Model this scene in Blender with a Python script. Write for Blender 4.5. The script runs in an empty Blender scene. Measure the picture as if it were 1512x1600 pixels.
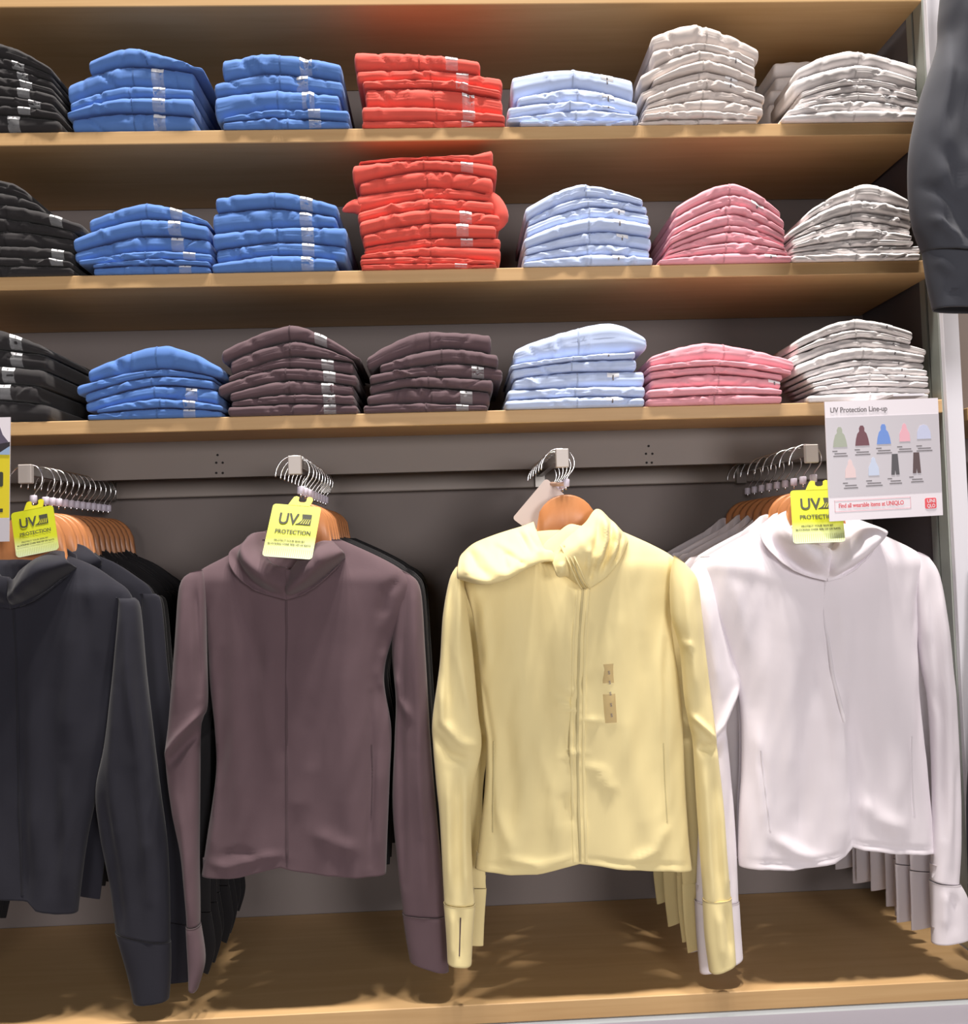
import bpy, math, random
import numpy as np
from mathutils import Vector, Matrix, noise

sc = bpy.context.scene
col = sc.collection
R = math.radians
rng = random.Random(7)

# ------------------------------------------------------------------ camera, world, lights, exposure
F_PX, CX, CY = 1410.457, 756.0, 800.0
YAW, PITCH, ROLL = R(2.2894), R(2.3287), R(1.7525)
CAM = np.array([0.0, -1.75, 1.2])
fw = np.array([math.sin(YAW) * math.cos(PITCH), math.cos(YAW) * math.cos(PITCH), math.sin(PITCH)])
r0 = np.array([math.cos(YAW), -math.sin(YAW), 0.0])
u0 = np.cross(r0, fw)
RT = math.cos(ROLL) * r0 - math.sin(ROLL) * u0
UP = math.sin(ROLL) * r0 + math.cos(ROLL) * u0
cd = bpy.data.cameras.new('camera')
cam = bpy.data.objects.new('camera', cd)
col.objects.link(cam)
cd.sensor_fit = 'HORIZONTAL'
cd.sensor_width = 36.0
cd.lens = 36.0 * F_PX / 1512.0
cd.clip_start = 0.05
cam.matrix_world = Matrix(((RT[0], UP[0], -fw[0], CAM[0]), (RT[1], UP[1], -fw[1], CAM[1]),
                           (RT[2], UP[2], -fw[2], CAM[2]), (0, 0, 0, 1)))
sc.camera = cam

world = bpy.data.worlds.new('store_ambient')
sc.world = world
world.use_nodes = True
world.node_tree.nodes['Background'].inputs[0].default_value = (1.0, 0.96, 0.95, 1)
world.node_tree.nodes['Background'].inputs[1].default_value = 0.035


def area_light(name, loc, target, size, watts, colour):
    ld = bpy.data.lights.new(name, 'AREA')
    ld.shape = 'DISK'
    ld.size = size
    ld.energy = watts
    ld.color = colour
    ld.spread = R(150)
    o = bpy.data.objects.new(name, ld)
    o.location = loc
    o.rotation_euler = (Vector(target) - Vector(loc)).to_track_quat('-Z', 'Y').to_euler()
    col.objects.link(o)


WARM = (1.0, 0.93, 0.86)
# a row of downlights almost straight above the shelf fronts
for lx, w in ((-1.10, 80), (-0.35, 90), (0.40, 120), (1.15, 150)):
    area_light('ceiling_downlight', (lx, -0.85, 6.0), (lx, -0.10, 1.2), 0.3, w, WARM)
# two added low fill lights stand in for the lit store behind the camera
area_light('store_fill_left', (-0.9, -5.2, 1.65), (-0.2, 0, 1.2), 1.4, 42, (1.0, 0.95, 0.93))
area_light('store_fill_right', (2.0, -5.2, 1.65), (0.4, 0, 1.2), 1.4, 88, (1.0, 0.95, 0.94))

vs = sc.view_settings
vs.view_transform = 'Standard'
vs.look = 'None'
vs.exposure = -0.18
vs.gamma = 1.0
vs.use_curve_mapping = False


# ------------------------------------------------------------------ helpers
def at(px, py, Y):
    """The world point at depth Y that a photo pixel shows (arrays allowed)."""
    px = np.asarray(px, float)
    py = np.asarray(py, float)
    a, b = (px - CX) / F_PX, -(py - CY) / F_PX
    d = fw + a[..., None] * RT + b[..., None] * UP
    t = (np.asarray(Y, float) - CAM[1]) / d[..., 1]
    return CAM + d * t[..., None]


def pt(px, py, Y):
    return at(np.array(px), np.array(py), np.array(float(Y)))


def srgb(r, g, b):
    f = lambda c: c / 12.92 if c <= 0.04045 else ((c + 0.055) / 1.055) ** 2.4
    return (f(r / 255), f(g / 255), f(b / 255), 1)


def mat_basic(name, colour, rough=0.6, metal=0.0, spec=0.5):
    m = bpy.data.materials.new(name)
    m.use_nodes = True
    b = m.node_tree.nodes['Principled BSDF']
    b.inputs['Base Color'].default_value = colour
    b.inputs['Roughness'].default_value = rough
    b.inputs['Metallic'].default_value = metal
    b.inputs['Specular IOR Level'].default_value = spec
    return m


def mat_fabric(name, colour, var=0.10, sheen=0.15, bump=0.15):
    m = mat_basic(name, colour, 0.82, 0, 0.25)
    nt = m.node_tree
    b = nt.nodes['Principled BSDF']
    b.inputs['Sheen Weight'].default_value = sheen
    b.inputs['Sheen Roughness'].default_value = 0.5
    tc = nt.nodes.new('ShaderNodeTexCoord')
    n = nt.nodes.new('ShaderNodeTexNoise')
    n.inputs['Scale'].default_value = 14
    n.inputs['Detail'].default_value = 5
    nt.links.new(tc.outputs['Object'], n.inputs['Vector'])
    rmp = nt.nodes.new('ShaderNodeMapRange')
    rmp.inputs['To Min'].default_value = 1 - var
    rmp.inputs['To Max'].default_value = 1 + var
    nt.links.new(n.outputs['Fac'], rmp.inputs['Value'])
    mx = nt.nodes.new('ShaderNodeMix')
    mx.data_type = 'RGBA'
    mx.blend_type = 'MULTIPLY'
    mx.inputs['Factor'].default_value = 1
    mx.inputs['A'].default_value = colour
    nt.links.new(rmp.outputs['Result'], mx.inputs['B'])
    nt.links.new(mx.outputs['Result'], b.inputs['Base Color'])
    w = nt.nodes.new('ShaderNodeTexNoise')
    w.inputs['Scale'].default_value = 900
    w.inputs['Detail'].default_value = 2
    nt.links.new(tc.outputs['Object'], w.inputs['Vector'])
    bp = nt.nodes.new('ShaderNodeBump')
    bp.inputs['Strength'].default_value = bump
    bp.inputs['Distance'].default_value = 0.0006
    nt.links.new(w.outputs['Fac'], bp.inputs['Height'])
    nt.links.new(bp.outputs['Normal'], b.inputs['Normal'])
    return m


def mat_wood(name, c1, c2, scale=(1.2, 14, 30), rough=0.5):
    m = mat_basic(name, c1, rough, 0, 0.4)
    nt = m.node_tree
    b = nt.nodes['Principled BSDF']
    tc = nt.nodes.new('ShaderNodeTexCoord')
    mp = nt.nodes.new('ShaderNodeMapping')
    mp.inputs['Scale'].default_value = scale
    nt.links.new(tc.outputs['Object'], mp.inputs['Vector'])
    n = nt.nodes.new('ShaderNodeTexNoise')
    n.inputs['Scale'].default_value = 3
    n.inputs['Detail'].default_value = 6
    n.inputs['Distortion'].default_value = 0.6
    nt.links.new(mp.outputs['Vector'], n.inputs['Vector'])
    cr = nt.nodes.new('ShaderNodeValToRGB')
    cr.color_ramp.elements[0].position = 0.3
    cr.color_ramp.elements[0].color = c1
    cr.color_ramp.elements[1].position = 0.7
    cr.color_ramp.elements[1].color = c2
    nt.links.new(n.outputs['Fac'], cr.inputs['Fac'])
    nt.links.new(cr.outputs['Color'], b.inputs['Base Color'])
    return m


def mat_clear(name, colour, alpha):
    m = mat_basic(name, colour, 0.15, 0, 0.5)
    m.node_tree.nodes['Principled BSDF'].inputs['Alpha'].default_value = alpha
    return m


def new_obj(name, verts, faces, m, parent=None, smooth=True, loc=None):
    me = bpy.data.meshes.new(name)
    v = np.asarray(verts, float)
    if parent is not None:
        v = v - np.array(parent['_o'])
    elif loc is not None:
        v = v - np.array(loc)
    me.from_pydata(v.tolist(), [], [list(map(int, f)) for f in faces])
    me.update()
    if smooth:
        me.polygons.foreach_set('use_smooth', [True] * len(me.polygons))
    me.materials.append(m)
    o = bpy.data.objects.new(name, me)
    col.objects.link(o)
    if parent is not None:
        o.parent = parent
    if loc is not None:
        o.location = loc
        o['_o'] = list(map(float, loc))
    return o


def empty(name, loc):
    o = bpy.data.objects.new(name, None)
    o.empty_display_size = 0.05
    o.location = loc
    o['_o'] = list(map(float, loc))
    col.objects.link(o)
    return o


def tag(o, label=None, cat=None, group=None, kind=None):
    if label:
        o['label'] = label
    if cat:
        o['category'] = cat
    if group:
        o['group'] = group
    if kind:
        o['kind'] = kind
    return o


def copy_tree(o):
    c = o.copy()
    col.objects.link(c)
    for ch in o.children:
        d = ch.copy()
        col.objects.link(d)
        d.parent = c
        for g in ch.children:
            e = g.copy()
            col.objects.link(e)
            e.parent = d
    return c


def box_geo(lo, hi, bev=0.0):
    """Box with chamfered edges running along its longest axis ends: 24 vertices."""
    lo, hi = np.array(lo, float), np.array(hi, float)
    if bev <= 0:
        V = [(x, y, z) for x in (lo[0], hi[0]) for y in (lo[1], hi[1]) for z in (lo[2], hi[2])]
        Fc = [(0, 1, 3, 2), (4, 6, 7, 5), (0, 4, 5, 1), (2, 3, 7, 6), (0, 2, 6, 4), (1, 5, 7, 3)]
        return V, Fc
    V, idx = [], {}
    for cx in (0, 1):
        for cy in (0, 1):
            for cz in (0, 1):
                c = [hi[i] if s else lo[i] for i, s in enumerate((cx, cy, cz))]
                sg = [(-1 if s else 1) for s in (cx, cy, cz)]
                for ax in range(3):
                    p = [c[i] + (0 if i == ax else sg[i] * bev) for i in range(3)]
                    idx[(cx, cy, cz, ax)] = len(V)
                    V.append(p)
    Fc = []
    g = lambda a, b, c, ax: idx[(a, b, c, ax)]
    for s in (0, 1):
        Fc.append([g(s, 0, 0, 0), g(s, 0, 1, 0), g(s, 1, 1, 0), g(s, 1, 0, 0)][::1 if s == 0 else -1])
        Fc.append([g(0, s, 0, 1), g(1, s, 0, 1), g(1, s, 1, 1), g(0, s, 1, 1)][::1 if s == 0 else -1])
        Fc.append([g(0, 0, s, 2), g(0, 1, s, 2), g(1, 1, s, 2), g(1, 0, s, 2)][::1 if s == 0 else -1])
    for a in (0, 1):
        for b in (0, 1):
            Fc.append([g(0, a, b, 1), g(1, a, b, 1), g(1, a, b, 2), g(0, a, b, 2)])
            Fc.append([g(a, 0, b, 0), g(a, 1, b, 0), g(a, 1, b, 2), g(a, 0, b, 2)])
            Fc.append([g(a, b, 0, 0), g(a, b, 1, 0), g(a, b, 1, 1), g(a, b, 0, 1)])
            for c in (0, 1):
                Fc.append([g(a, b, c, 0), g(a, b, c, 1), g(a, b, c, 2)])
    return V, Fc


def box(name, lo, hi, m, parent=None, bev=0.0, loc=None):
    V, Fc = box_geo(lo, hi, bev)
    return new_obj(name, V, Fc, m, parent, smooth=False, loc=loc)


def tube_path(pts, rad, n=8, closed_ends=True):
    P = [Vector(p) for p in pts]
    V, Fc = [], []
    prev = None
    for i, p in enumerate(P):
        t = (P[min(i + 1, len(P) - 1)] - P[max(i - 1, 0)]).normalized()
        if prev is None:
            a = Vector((0, 1, 0)) if abs(t.y) < 0.9 else Vector((1, 0, 0))
            prev = (a - t * a.dot(t)).normalized()
        nrm = (prev - t * prev.dot(t)).normalized()
        prev = nrm
        b = t.cross(nrm)
        r = rad[i] if hasattr(rad, '__len__') else rad
        for k in range(n):
            an = 2 * math.pi * k / n
            V.append(p + nrm * (math.cos(an) * r) + b * (math.sin(an) * r))
    for i in range(len(P) - 1):
        for k in range(n):
            Fc.append((i * n + k, i * n + (k + 1) % n, (i + 1) * n + (k + 1) % n, (i + 1) * n + k))
    if closed_ends:
        Fc.append(tuple(range(n))[::-1])
        Fc.append(tuple((len(P) - 1) * n + k for k in range(n)))
    return [tuple(v) for v in V], Fc


def merge(*geos):
    V, Fc = [], []
    for v, f in geos:
        o = len(V)
        V += [tuple(map(float, p)) for p in v]
        Fc += [tuple(int(i) + o for i in q) for q in f]
    return V, Fc


def catmull(C, t):
    """Catmull-Rom through the rows of C (n, k) at parameters t in [0, n-1]."""
    C = np.asarray(C, float)
    n = len(C)
    i = np.clip(np.floor(t).astype(int), 0, n - 2)
    f = (t - i)[:, None]
    p0, p1 = C[np.maximum(i - 1, 0)], C[i]
    p2, p3 = C[i + 1], C[np.minimum(i + 2, n - 1)]
    return 0.5 * ((2 * p1) + (p2 - p0) * f + (2 * p0 - 5 * p1 + 4 * p2 - p3) * f ** 2 + (3 * p1 - p0 - 3 * p2 + p3) * f ** 3)


def vnoise(x, y, z):
    return np.array([noise.noise((a, b, c)) for a, b, c in zip(x, y, z)])


# ------------------------------------------------------------------ materials
M_WOOD = mat_wood('shelf_wood', srgb(196, 158, 110), srgb(206, 170, 122))
M_HANGWOOD = mat_wood('hanger_wood', srgb(192, 126, 80), srgb(204, 140, 92), (6, 20, 6), 0.35)
M_WALL = mat_basic('back_panel_grey', srgb(124, 115, 112), 0.8, 0, 0.3)
M_SIDE = mat_basic('side_panel_grey', srgb(104, 99, 101), 0.7, 0, 0.3)
M_FASCIA = mat_basic('fascia_grey_paint', srgb(122, 113, 108), 0.55, 0, 0.4)
M_RAIL = mat_basic('crossbar_grey_paint', srgb(140, 130, 124), 0.5, 0, 0.4)
M_POST = mat_basic('post_white_paint', srgb(226, 224, 232), 0.5, 0, 0.4)
M_ALU = mat_basic('channel_aluminium', srgb(176, 182, 174), 0.35, 0.5, 0.5)
M_PLINTH = mat_basic('plinth_pale_grey', srgb(214, 208, 218), 0.5, 0, 0.4)
M_TRIMW = mat_basic('plinth_edge_white', srgb(230, 236, 238), 0.3, 0, 0.5)
M_FLOOR = mat_basic('floor_vinyl', srgb(112, 104, 98), 0.6)
M_CAP = mat_basic('arm_cap_grey', srgb(190, 182, 178), 0.5, 0.2)
M_ARM = mat_basic('arm_steel', srgb(150, 146, 142), 0.35, 0.8)
M_CHROME = mat_basic('hook_chrome', (0.82, 0.82, 0.84, 1), 0.16, 1.0)
M_TIP = mat_basic('size_ring_white_plastic', srgb(232, 224, 242), 0.35)
M_DARK = mat_basic('hole_black', srgb(30, 28, 28), 0.9)
M_CLEARSTRIP = mat_clear('clear_size_strip', srgb(225, 228, 232), 0.22)
M_TANSTRIP = mat_clear('tan_size_strip', srgb(205, 178, 130), 0.45)
M_LABEL = mat_basic('white_label_paper', srgb(245, 245, 248), 0.4)
M_INK = mat_basic('dark_ink', srgb(60, 62, 48), 0.7)
M_INKB = mat_basic('grey_ink', srgb(120, 116, 120), 0.7)
M_INKR = mat_basic('red_ink', srgb(228, 96, 104), 0.7)

FAB = {
    'blue': mat_fabric('cobalt_blue_nylon', srgb(88, 128, 196)),
    'red': mat_fabric('coral_red_nylon', srgb(228, 92, 80)),
    'lightblue': mat_fabric('light_blue_nylon', srgb(196, 212, 246)),
    'greige': mat_fabric('greige_nylon', srgb(214, 204, 199)),
    'white': mat_fabric('off_white_nylon', srgb(246, 241, 241)),
    'pink': mat_fabric('rose_pink_nylon', srgb(234, 164, 176)),
    'brown': mat_fabric('dark_brown_jersey', srgb(97, 78, 84)),
    'black': mat_fabric('black_nylon', srgb(46, 44, 46)),
    'navy': mat_fabric('navy_jersey', srgb(34, 34, 44)),
    'blackj': mat_fabric('black_jersey', srgb(28, 27, 30)),
    'yellow': mat_fabric('pale_yellow_jersey', srgb(238, 222, 166), 0.04),
    'whitej': mat_fabric('soft_white_jersey', srgb(234, 227, 234), 0.03),
    'slate': mat_fabric('slate_grey_jersey', srgb(66, 68, 76)),
}
ZIPM = {k: mat_fabric(k + '_zip_tape', tuple([c * (0.9 if k == 'whitej' else 0.72) for c in FAB[k].node_tree.nodes['Principled BSDF'].inputs['Base Color'].default_value[:3]] + [1]), 0.05)
        for k in FAB}

# ------------------------------------------------------------------ the fixture: wall, side, shelves, base, posts
Y_WALL = 0.335
X_SIDE = 0.990
XL = -1.55
Z_BASE = 0.39
Y_BASE = -0.1095
# shelf boards: underside heights of the three boards in view and the one along the top of the frame
T_SH = 0.0262
Z_UNDER = [2.0067, 1.7241, 1.4429]

fl = box('floor', (-4, -5, -0.05), (4, 0.6, 0), M_FLOOR)
tag(fl, 'pale floor in front of the wall fixture', kind='structure')
wl = box('wall_back', (-2.6, Y_WALL, 0), (2.6, Y_WALL + 0.05, 2.9), M_WALL)
tag(wl, 'grey back panel behind the shelves and jackets', kind='structure')
sd = box('wall_right', (X_SIDE + 0.006, 0.012, Z_BASE), (X_SIDE + 0.022, Y_WALL - 0.001, 2.7), M_SIDE)
tag(sd, 'grey side panel closing the right end of the shelves', kind='structure')

shelf_words = ['wooden shelf board just under the top row of jackets, second board from above',
               'wooden shelf board under the middle row of folded jackets',
               'wooden shelf board above the hanging jackets, carrying the lowest folded row']
shelf_z = []
for zu, lab in zip(Z_UNDER, shelf_words):
    o = box('shelf', (XL, 0.0, zu), (X_SIDE, Y_WALL - 0.002, zu + T_SH), M_WOOD, bev=0.0015, loc=(0, 0.15, zu))
    tag(o, lab, 'shelf', 'wooden shelf boards')
    shelf_z.append(zu + T_SH)
ztop = pt(700, 7, 0)[2]
o = box('shelf', (XL, 0.0, ztop), (X_SIDE, Y_WALL - 0.002, ztop + T_SH), M_WOOD, bev=0.0015, loc=(0, 0.15, ztop))
tag(o, 'topmost wooden shelf board cut off by the upper edge of the photo', 'shelf', 'wooden shelf boards')
# neighbouring bay on the right
zn = pt(1505, 648, 0)[2]
o = box('shelf', (X_SIDE + 0.050, 0.0, zn - 0.012), (2.4, Y_WALL - 0.002, zn + T_SH - 0.012), M_WOOD, bev=0.0015, loc=(1.6, 0.15, zn))
tag(o, 'end of a wooden shelf board in the next bay, right of the post', 'shelf', 'wooden shelf boards')

base = empty('base_platform', (0, 0.1, 0))
box('deck_board', (XL, Y_BASE, Z_BASE - 0.034), (X_SIDE - 0.003, Y_WALL - 0.002, Z_BASE), M_WOOD, base, bev=0.0015)
box('plinth_panel', (XL, Y_BASE + 0.006, 0.0), (X_SIDE - 0.003, Y_WALL - 0.004, Z_BASE - 0.044), M_PLINTH, base)
box('edge_strip', (XL, Y_BASE + 0.001, Z_BASE - 0.044), (X_SIDE - 0.003, Y_BASE + 0.02, Z_BASE - 0.036), M_TRIMW, base)
tag(base, 'low wooden platform with a pale grey front under the hanging jackets', 'platform')

post = empty('upright_post', (1.01, 0.0, 0))
box('face_panel', (X_SIDE + 0.002, -0.012, 0.0), (X_SIDE + 0.0345, 0.012, 2.75), M_POST, post, bev=0.001)
box('channel', (X_SIDE - 0.0015, 0.000, Z_BASE), (X_SIDE + 0.005, 0.034, 2.75), M_ALU, post)
box('channel', (X_SIDE - 0.0015, 0.042, Z_BASE), (X_SIDE + 0.005, 0.062, 2.75), M_ALU, post)
box('groove', (X_SIDE + 0.002, 0.030, Z_BASE), (X_SIDE + 0.006, 0.050, 2.75), M_DARK, post)
tag(post, 'white upright post with a metal channel at the right end of the shelves', 'post')

# fascia beam under the lowest shelf and the crossbar that carries the arms
zf1, zf0 = pt(850, 683, 0.15)[2], pt(850, 732, 0.15)[2]
fa = empty('fascia_beam', (0, 0.16, zf0))
box('beam', (XL, 0.15, zf0), (X_SIDE + 0.004, 0.172, Z_UNDER[2]), M_FASCIA, fa)
for hx, hy in ((1009, 709), (1019, 709), (1010, 723), (1018, 723), (1013, 697), (338, 723), (348, 723), (338, 739), (348, 739), (340, 711)):
    p = pt(hx, hy, 0.15)
    V, Fc = tube_path([(p[0], 0.1485, p[2]), (p[0], 0.151, p[2])], 0.0024, 8)
    new_obj('screw_hole', V, Fc, M_DARK, fa)
tag(fa, 'grey metal beam with small screw holes under the lowest shelf', 'beam')
zx = 1.3364
cb = empty('crossbar', (0, 0.3, zx))
box('bar', (XL, Y_WALL - 0.034, zx), (X_SIDE + 0.004, Y_WALL - 0.012, zx + 0.05), M_RAIL, cb, bev=0.002)
for bx in (-1.2, -0.5, 0.2, 0.9):
    box('bracket', (bx, Y_WALL - 0.013, zx + 0.01), (bx + 0.03, Y_WALL + 0.001, zx + 0.04), M_ARM, cb)
tag(cb, 'grey crossbar along the back panel carrying the display arms', 'rail')

# ------------------------------------------------------------------ display arms
ARMS = [(38, 740, 'leftmost display arm with a square grey cap, holding the navy and black jackets'),
        (460, 726, 'display arm with a square grey cap above the brown jacket'),
        (878.5, 715, 'display arm with a square grey cap above the yellow jacket'),
        (1269, 708, 'rightmost display arm with a square grey cap, beside the printed sign')]
Y_CAP = -0.113
arm_pos = []


def make_arm(x, z, label, ycap=Y_CAP):
    a = empty('display_arm', (x, ycap, z))
    box('bar', (x - 0.006, ycap + 0.006, z - 0.002), (x + 0.006, Y_WALL - 0.03, z + 0.014), M_ARM, a)
    box('end_cap', (x - 0.0118, ycap, z - 0.0175), (x + 0.0118, ycap + 0.012, z + 0.0165), M_CAP, a, bev=0.0012)
    V, Fc = box_geo((x - 0.012, Y_WALL - 0.042, z - 0.026), (x + 0.012, Y_WALL - 0.030, z + 0.024), 0.001)
    new_obj('saddle', V, Fc, M_ARM, a, smooth=False)
    tag(a, label, 'display arm', 'display arms')
    return a


for px, py, lab in ARMS:
    p = pt(px, py, Y_CAP)
    arm_pos.append((p[0], p[2]))
    make_arm(p[0], p[2], lab)


# ------------------------------------------------------------------ hangers
def make_hanger(x, z, y, wood_mat, turn=0.0, half=0.165, drop=0.0):
    """Wooden hanger with a wire hook over an arm whose centre is at (x, z)."""
    h = empty('clothes_hanger', (x, y, z))
    c = lambda dx, dz: (x + dx, y, z + dz)
    P = [c(-0.038, -0.020), c(-0.036, -0.008), c(-0.030, 0.004), c(-0.021, 0.013), c(-0.009, 0.0175), c(0.003, 0.0175),
         c(0.014, 0.013), c(0.0215, 0.003), c(0.024, -0.008), c(0.021, -0.020), c(0.0125, -0.031), c(0.008, -0.040), c(0.007, -0.058)]
    Q = catmull(np.array(P), np.linspace(0, len(P) - 1, 44))
    V, Fc = tube_path(Q, 0.0015, 7)
    new_obj('hook', V, Fc, M_CHROME, h)
    V, Fc = tube_path([c(0.0075, -0.038), c(0.0075, -0.0395), c(0.0068, -0.051), c(0.0068, -0.0525)], [0.0055, 0.0066, 0.0066, 0.0055], 12)
    new_obj('size_ring', V, Fc, M_TIP, h)
    # wooden body: a flat profile with a round centre and sloping arms, given thickness
    top, bot = [], []
    N = 40
    for i in range(N + 1):
        s = -1 + 2 * i / N
        ax = abs(s) * half
        sl = -0.098 - drop - 0.70 * ax
        bump = math.sqrt(max(0.0, 0.056 ** 2 - ax ** 2)) if ax < 0.056 else 0
        t = max(sl, -0.124 + bump * 1.02) if bump > 0 else sl
        bt = min(sl - 0.017, -0.150 - drop - 0.25 * ax)
        bt = min(bt, t - 0.014)
        top.append((s * half + 0.006, t))
        bot.append((s * half + 0.006, bt))
    V, Fc = [], []
    for i in range(N + 1):
        (xa, ta), (xb, tb) = top[i], bot[i]
        k = 0.9 if i in (0, N) else 1.0
        th = 0.0065 * k
        for (zz, dy) in ((ta, -th * 0.55), (ta - 0.003, -th), (tb + 0.003, -th), (tb, -th * 0.55), (tb, th * 0.55), (tb + 0.003, th), (ta - 0.003, th), (ta, th * 0.55)):
            V.append((x + xa, y + dy, z + zz))
    for i in range(N):
        for k in range(8):
            Fc.append((i * 8 + k, i * 8 + (k + 1) % 8, (i + 1) * 8 + (k + 1) % 8, (i + 1) * 8 + k))
    Fc.append(tuple(range(8)))
    Fc.append(tuple(N * 8 + k for k in range(8))[::-1])
    new_obj('hanger_body', V, Fc, wood_mat, h)
    h.rotation_euler = (0, 0, turn)
    return h


# ------------------------------------------------------------------ cloth builders (outline measured in photo pixels at the garment's own depth)
def stroke_disp(px, py, strokes):
    out = np.zeros_like(px)
    for pts, w, amp in strokes:
        P = np.array(pts, float)
        best = np.full(px.shape, 1e9)
        fade = np.ones_like(px)
        L = np.concatenate([[0], np.cumsum(np.hypot(*(P[1:] - P[:-1]).T))])
        for i in range(len(P) - 1):
            a, b = P[i], P[i + 1]
            d = b - a
            l2 = (d ** 2).sum()
            t = np.clip(((px - a[0]) * d[0] + (py - a[1]) * d[1]) / l2, 0, 1)
            ds = np.hypot(px - a[0] - t * d[0], py - a[1] - t * d[1])
            s = (L[i] + t * math.sqrt(l2)) / L[-1]
            m = ds < best
            best = np.where(m, ds, best)
            fade = np.where(m, np.clip(np.minimum(s, 1 - s) * 4 + 0.25, 0, 1), fade)
        out += amp * np.exp(-(best / w) ** 2) * fade
    return out


class Cloth:
    """A closed cloth tube (torso or sleeve) through rows of left and right edge points."""

    def __init__(self, rows, Y, nr=90, ns=72, strokes=(), hem=None, drape=0.0, seed=0, fx=0.035, fy=0.006, power=0.8, hem_fold=True):
        Rw = np.array([list(r) + [0.0] * (7 - len(r)) for r in rows], float)
        n = len(Rw)
        # parameterise by arc length of the centre line so rows are even
        cen = np.stack([(Rw[:, 0] + Rw[:, 2]) / 2, (Rw[:, 1] + Rw[:, 3]) / 2], 1)
        s = np.concatenate([[0], np.cumsum(np.maximum(np.hypot(*(cen[1:] - cen[:-1]).T), 4.0))])
        tt = np.interp(np.linspace(0, s[-1], nr), s, np.arange(n))
        G = catmull(Rw, tt)
        th = np.linspace(0, 2 * math.pi, ns, endpoint=False)
        # more segments on the front half
        th = th - 0.25 * np.sin(2 * th) * 0
        cs, sn = np.cos(th), np.sin(th)
        cx = np.sign(cs) * np.abs(cs) ** power
        sx = np.sign(sn) * np.abs(sn) ** 0.85
        u = 0.5 - 0.5 * cx
        px = G[:, 0:1] * (1 - u) + G[:, 2:3] * u
        py = G[:, 1:2] * (1 - u) + G[:, 3:4] * u
        dep = np.where(sx > 0, sx * G[:, 4:5], sx * G[:, 5:6]) + G[:, 6:7]
        if hem is not None:
            hx, hy = np.array(hem, float).T
            target = np.interp(px, hx, hy)
            y0, yl = py[0].mean(), py[-1].mean()
            f = np.clip((py - y0) / (yl - y0), 0, 1)
            py = py + (target - yl) * f ** 3
        front = np.clip(sx, 0, 1)[None, :] ** 0.35 * np.ones_like(px)
        ppx, ppy = px.ravel(), py.ravel()
        dd = stroke_disp(ppx, ppy, strokes) if len(strokes) else np.zeros_like(ppx)
        if drape:
            dd = dd + drape * vnoise(ppx * fx, ppy * fy, np.full(ppx.shape, seed * 7.3)) + 0.45 * drape * vnoise(ppx * fx * 2.3 + ppy * 0.012, ppy * fy * 3, np.full(ppx.shape, seed * 3.1 + 5))
        amp = np.clip(np.linspace(0, 1, nr) * 12, 0, 1)[:, None]
        dep = dep + dd.reshape(px.shape) * front * amp
        self.px, self.py, self.dep, self.Y = px, py, dep, Y
        self.sx = sx
        W = at(px, py, np.full(px.shape, Y))
        W[..., 1] -= dep
        V = W.reshape(-1, 3).tolist()
        Fc = []
        for i in range(nr - 1):
            for k in range(ns):
                a, b = i * ns + k, i * ns + (k + 1) % ns
                Fc.append((a, b, b + ns, a + ns))
        Fc.append(tuple(range(ns)))
        if hem_fold:   # turned-up hem
            last = W[-1]
            c = last.mean(0)
            off = len(V)
            inn = c + (last - c) * np.array([0.985, 0.8, 1.0])
            V += inn.tolist()
            inn2 = inn + np.array([0, 0, 0.03])
            V += inn2.tolist()
            bl = (nr - 1) * ns
            for k in range(ns):
                k2 = (k + 1) % ns
                Fc.append((bl + k, bl + k2, off + k2, off + k))
                Fc.append((off + k, off + k2, off + ns + k2, off + ns + k))
            Fc.append(tuple(off + ns + k for k in range(ns))[::-1])
        else:
            Fc.append(tuple((nr - 1) * ns + k for k in range(ns))[::-1])
        self.V, self.F = V, Fc
        m = self.sx > 0.02
        self.fp = np.stack([px[:, m].ravel(), py[:, m].ravel(), dep[:, m].ravel()], 1)

    def depth(self, px, py):
        px, py = np.atleast_1d(px), np.atleast_1d(py)
        out = []
        for a, b in zip(px, py):
            d2 = (self.fp[:, 0] - a) ** 2 + (self.fp[:, 1] - b) ** 2
            k = np.argpartition(d2, 4)[:4]
            w = 1 / (d2[k] + 0.5)
            out.append((self.fp[k, 2] * w).sum() / w.sum())
        return np.array(out)

    def build(self, name, m, parent):
        return new_obj(name, self.V, self.F, m, parent)

    def strip(self, name, pts, width_px, m, parent, lift=0.0012, n=60, thick=0.0012):
        """A tape lying on the front of the cloth along a pixel polyline."""
        P = np.array(pts, float)
        L = np.concatenate([[0], np.cumsum(np.hypot(*(P[1:] - P[:-1]).T))])
        t = np.interp(np.linspace(0, L[-1], n), L, np.arange(len(P)))
        C = np.stack([np.interp(t, np.arange(len(P)), P[:, 0]), np.interp(t, np.arange(len(P)), P[:, 1])], 1)
        d = np.gradient(C, axis=0)
        d /= np.hypot(d[:, 0], d[:, 1])[:, None]
        nrm = np.stack([-d[:, 1], d[:, 0]], 1)
        offs = np.array([-0.5, -0.35, 0.35, 0.5]) * width_px
        lifts = np.array([-0.001, lift, lift, -0.001])
        V, Fc = [], []
        dep = self.depth(C[:, 0], C[:, 1])
        for i in range(n):
            for o_, l_ in zip(offs, lifts):
                q = C[i] + nrm[i] * o_
                w = at(q[0], q[1], np.array(self.Y))
                w[1] -= dep[i] + l_
                V.append(w.tolist())
        for i in range(n - 1):
            for k in range(3):
                a = i * 4 + k
                Fc.append((a, a + 1, a + 5, a + 4))
        return new_obj(name, V, Fc, m, parent)


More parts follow.
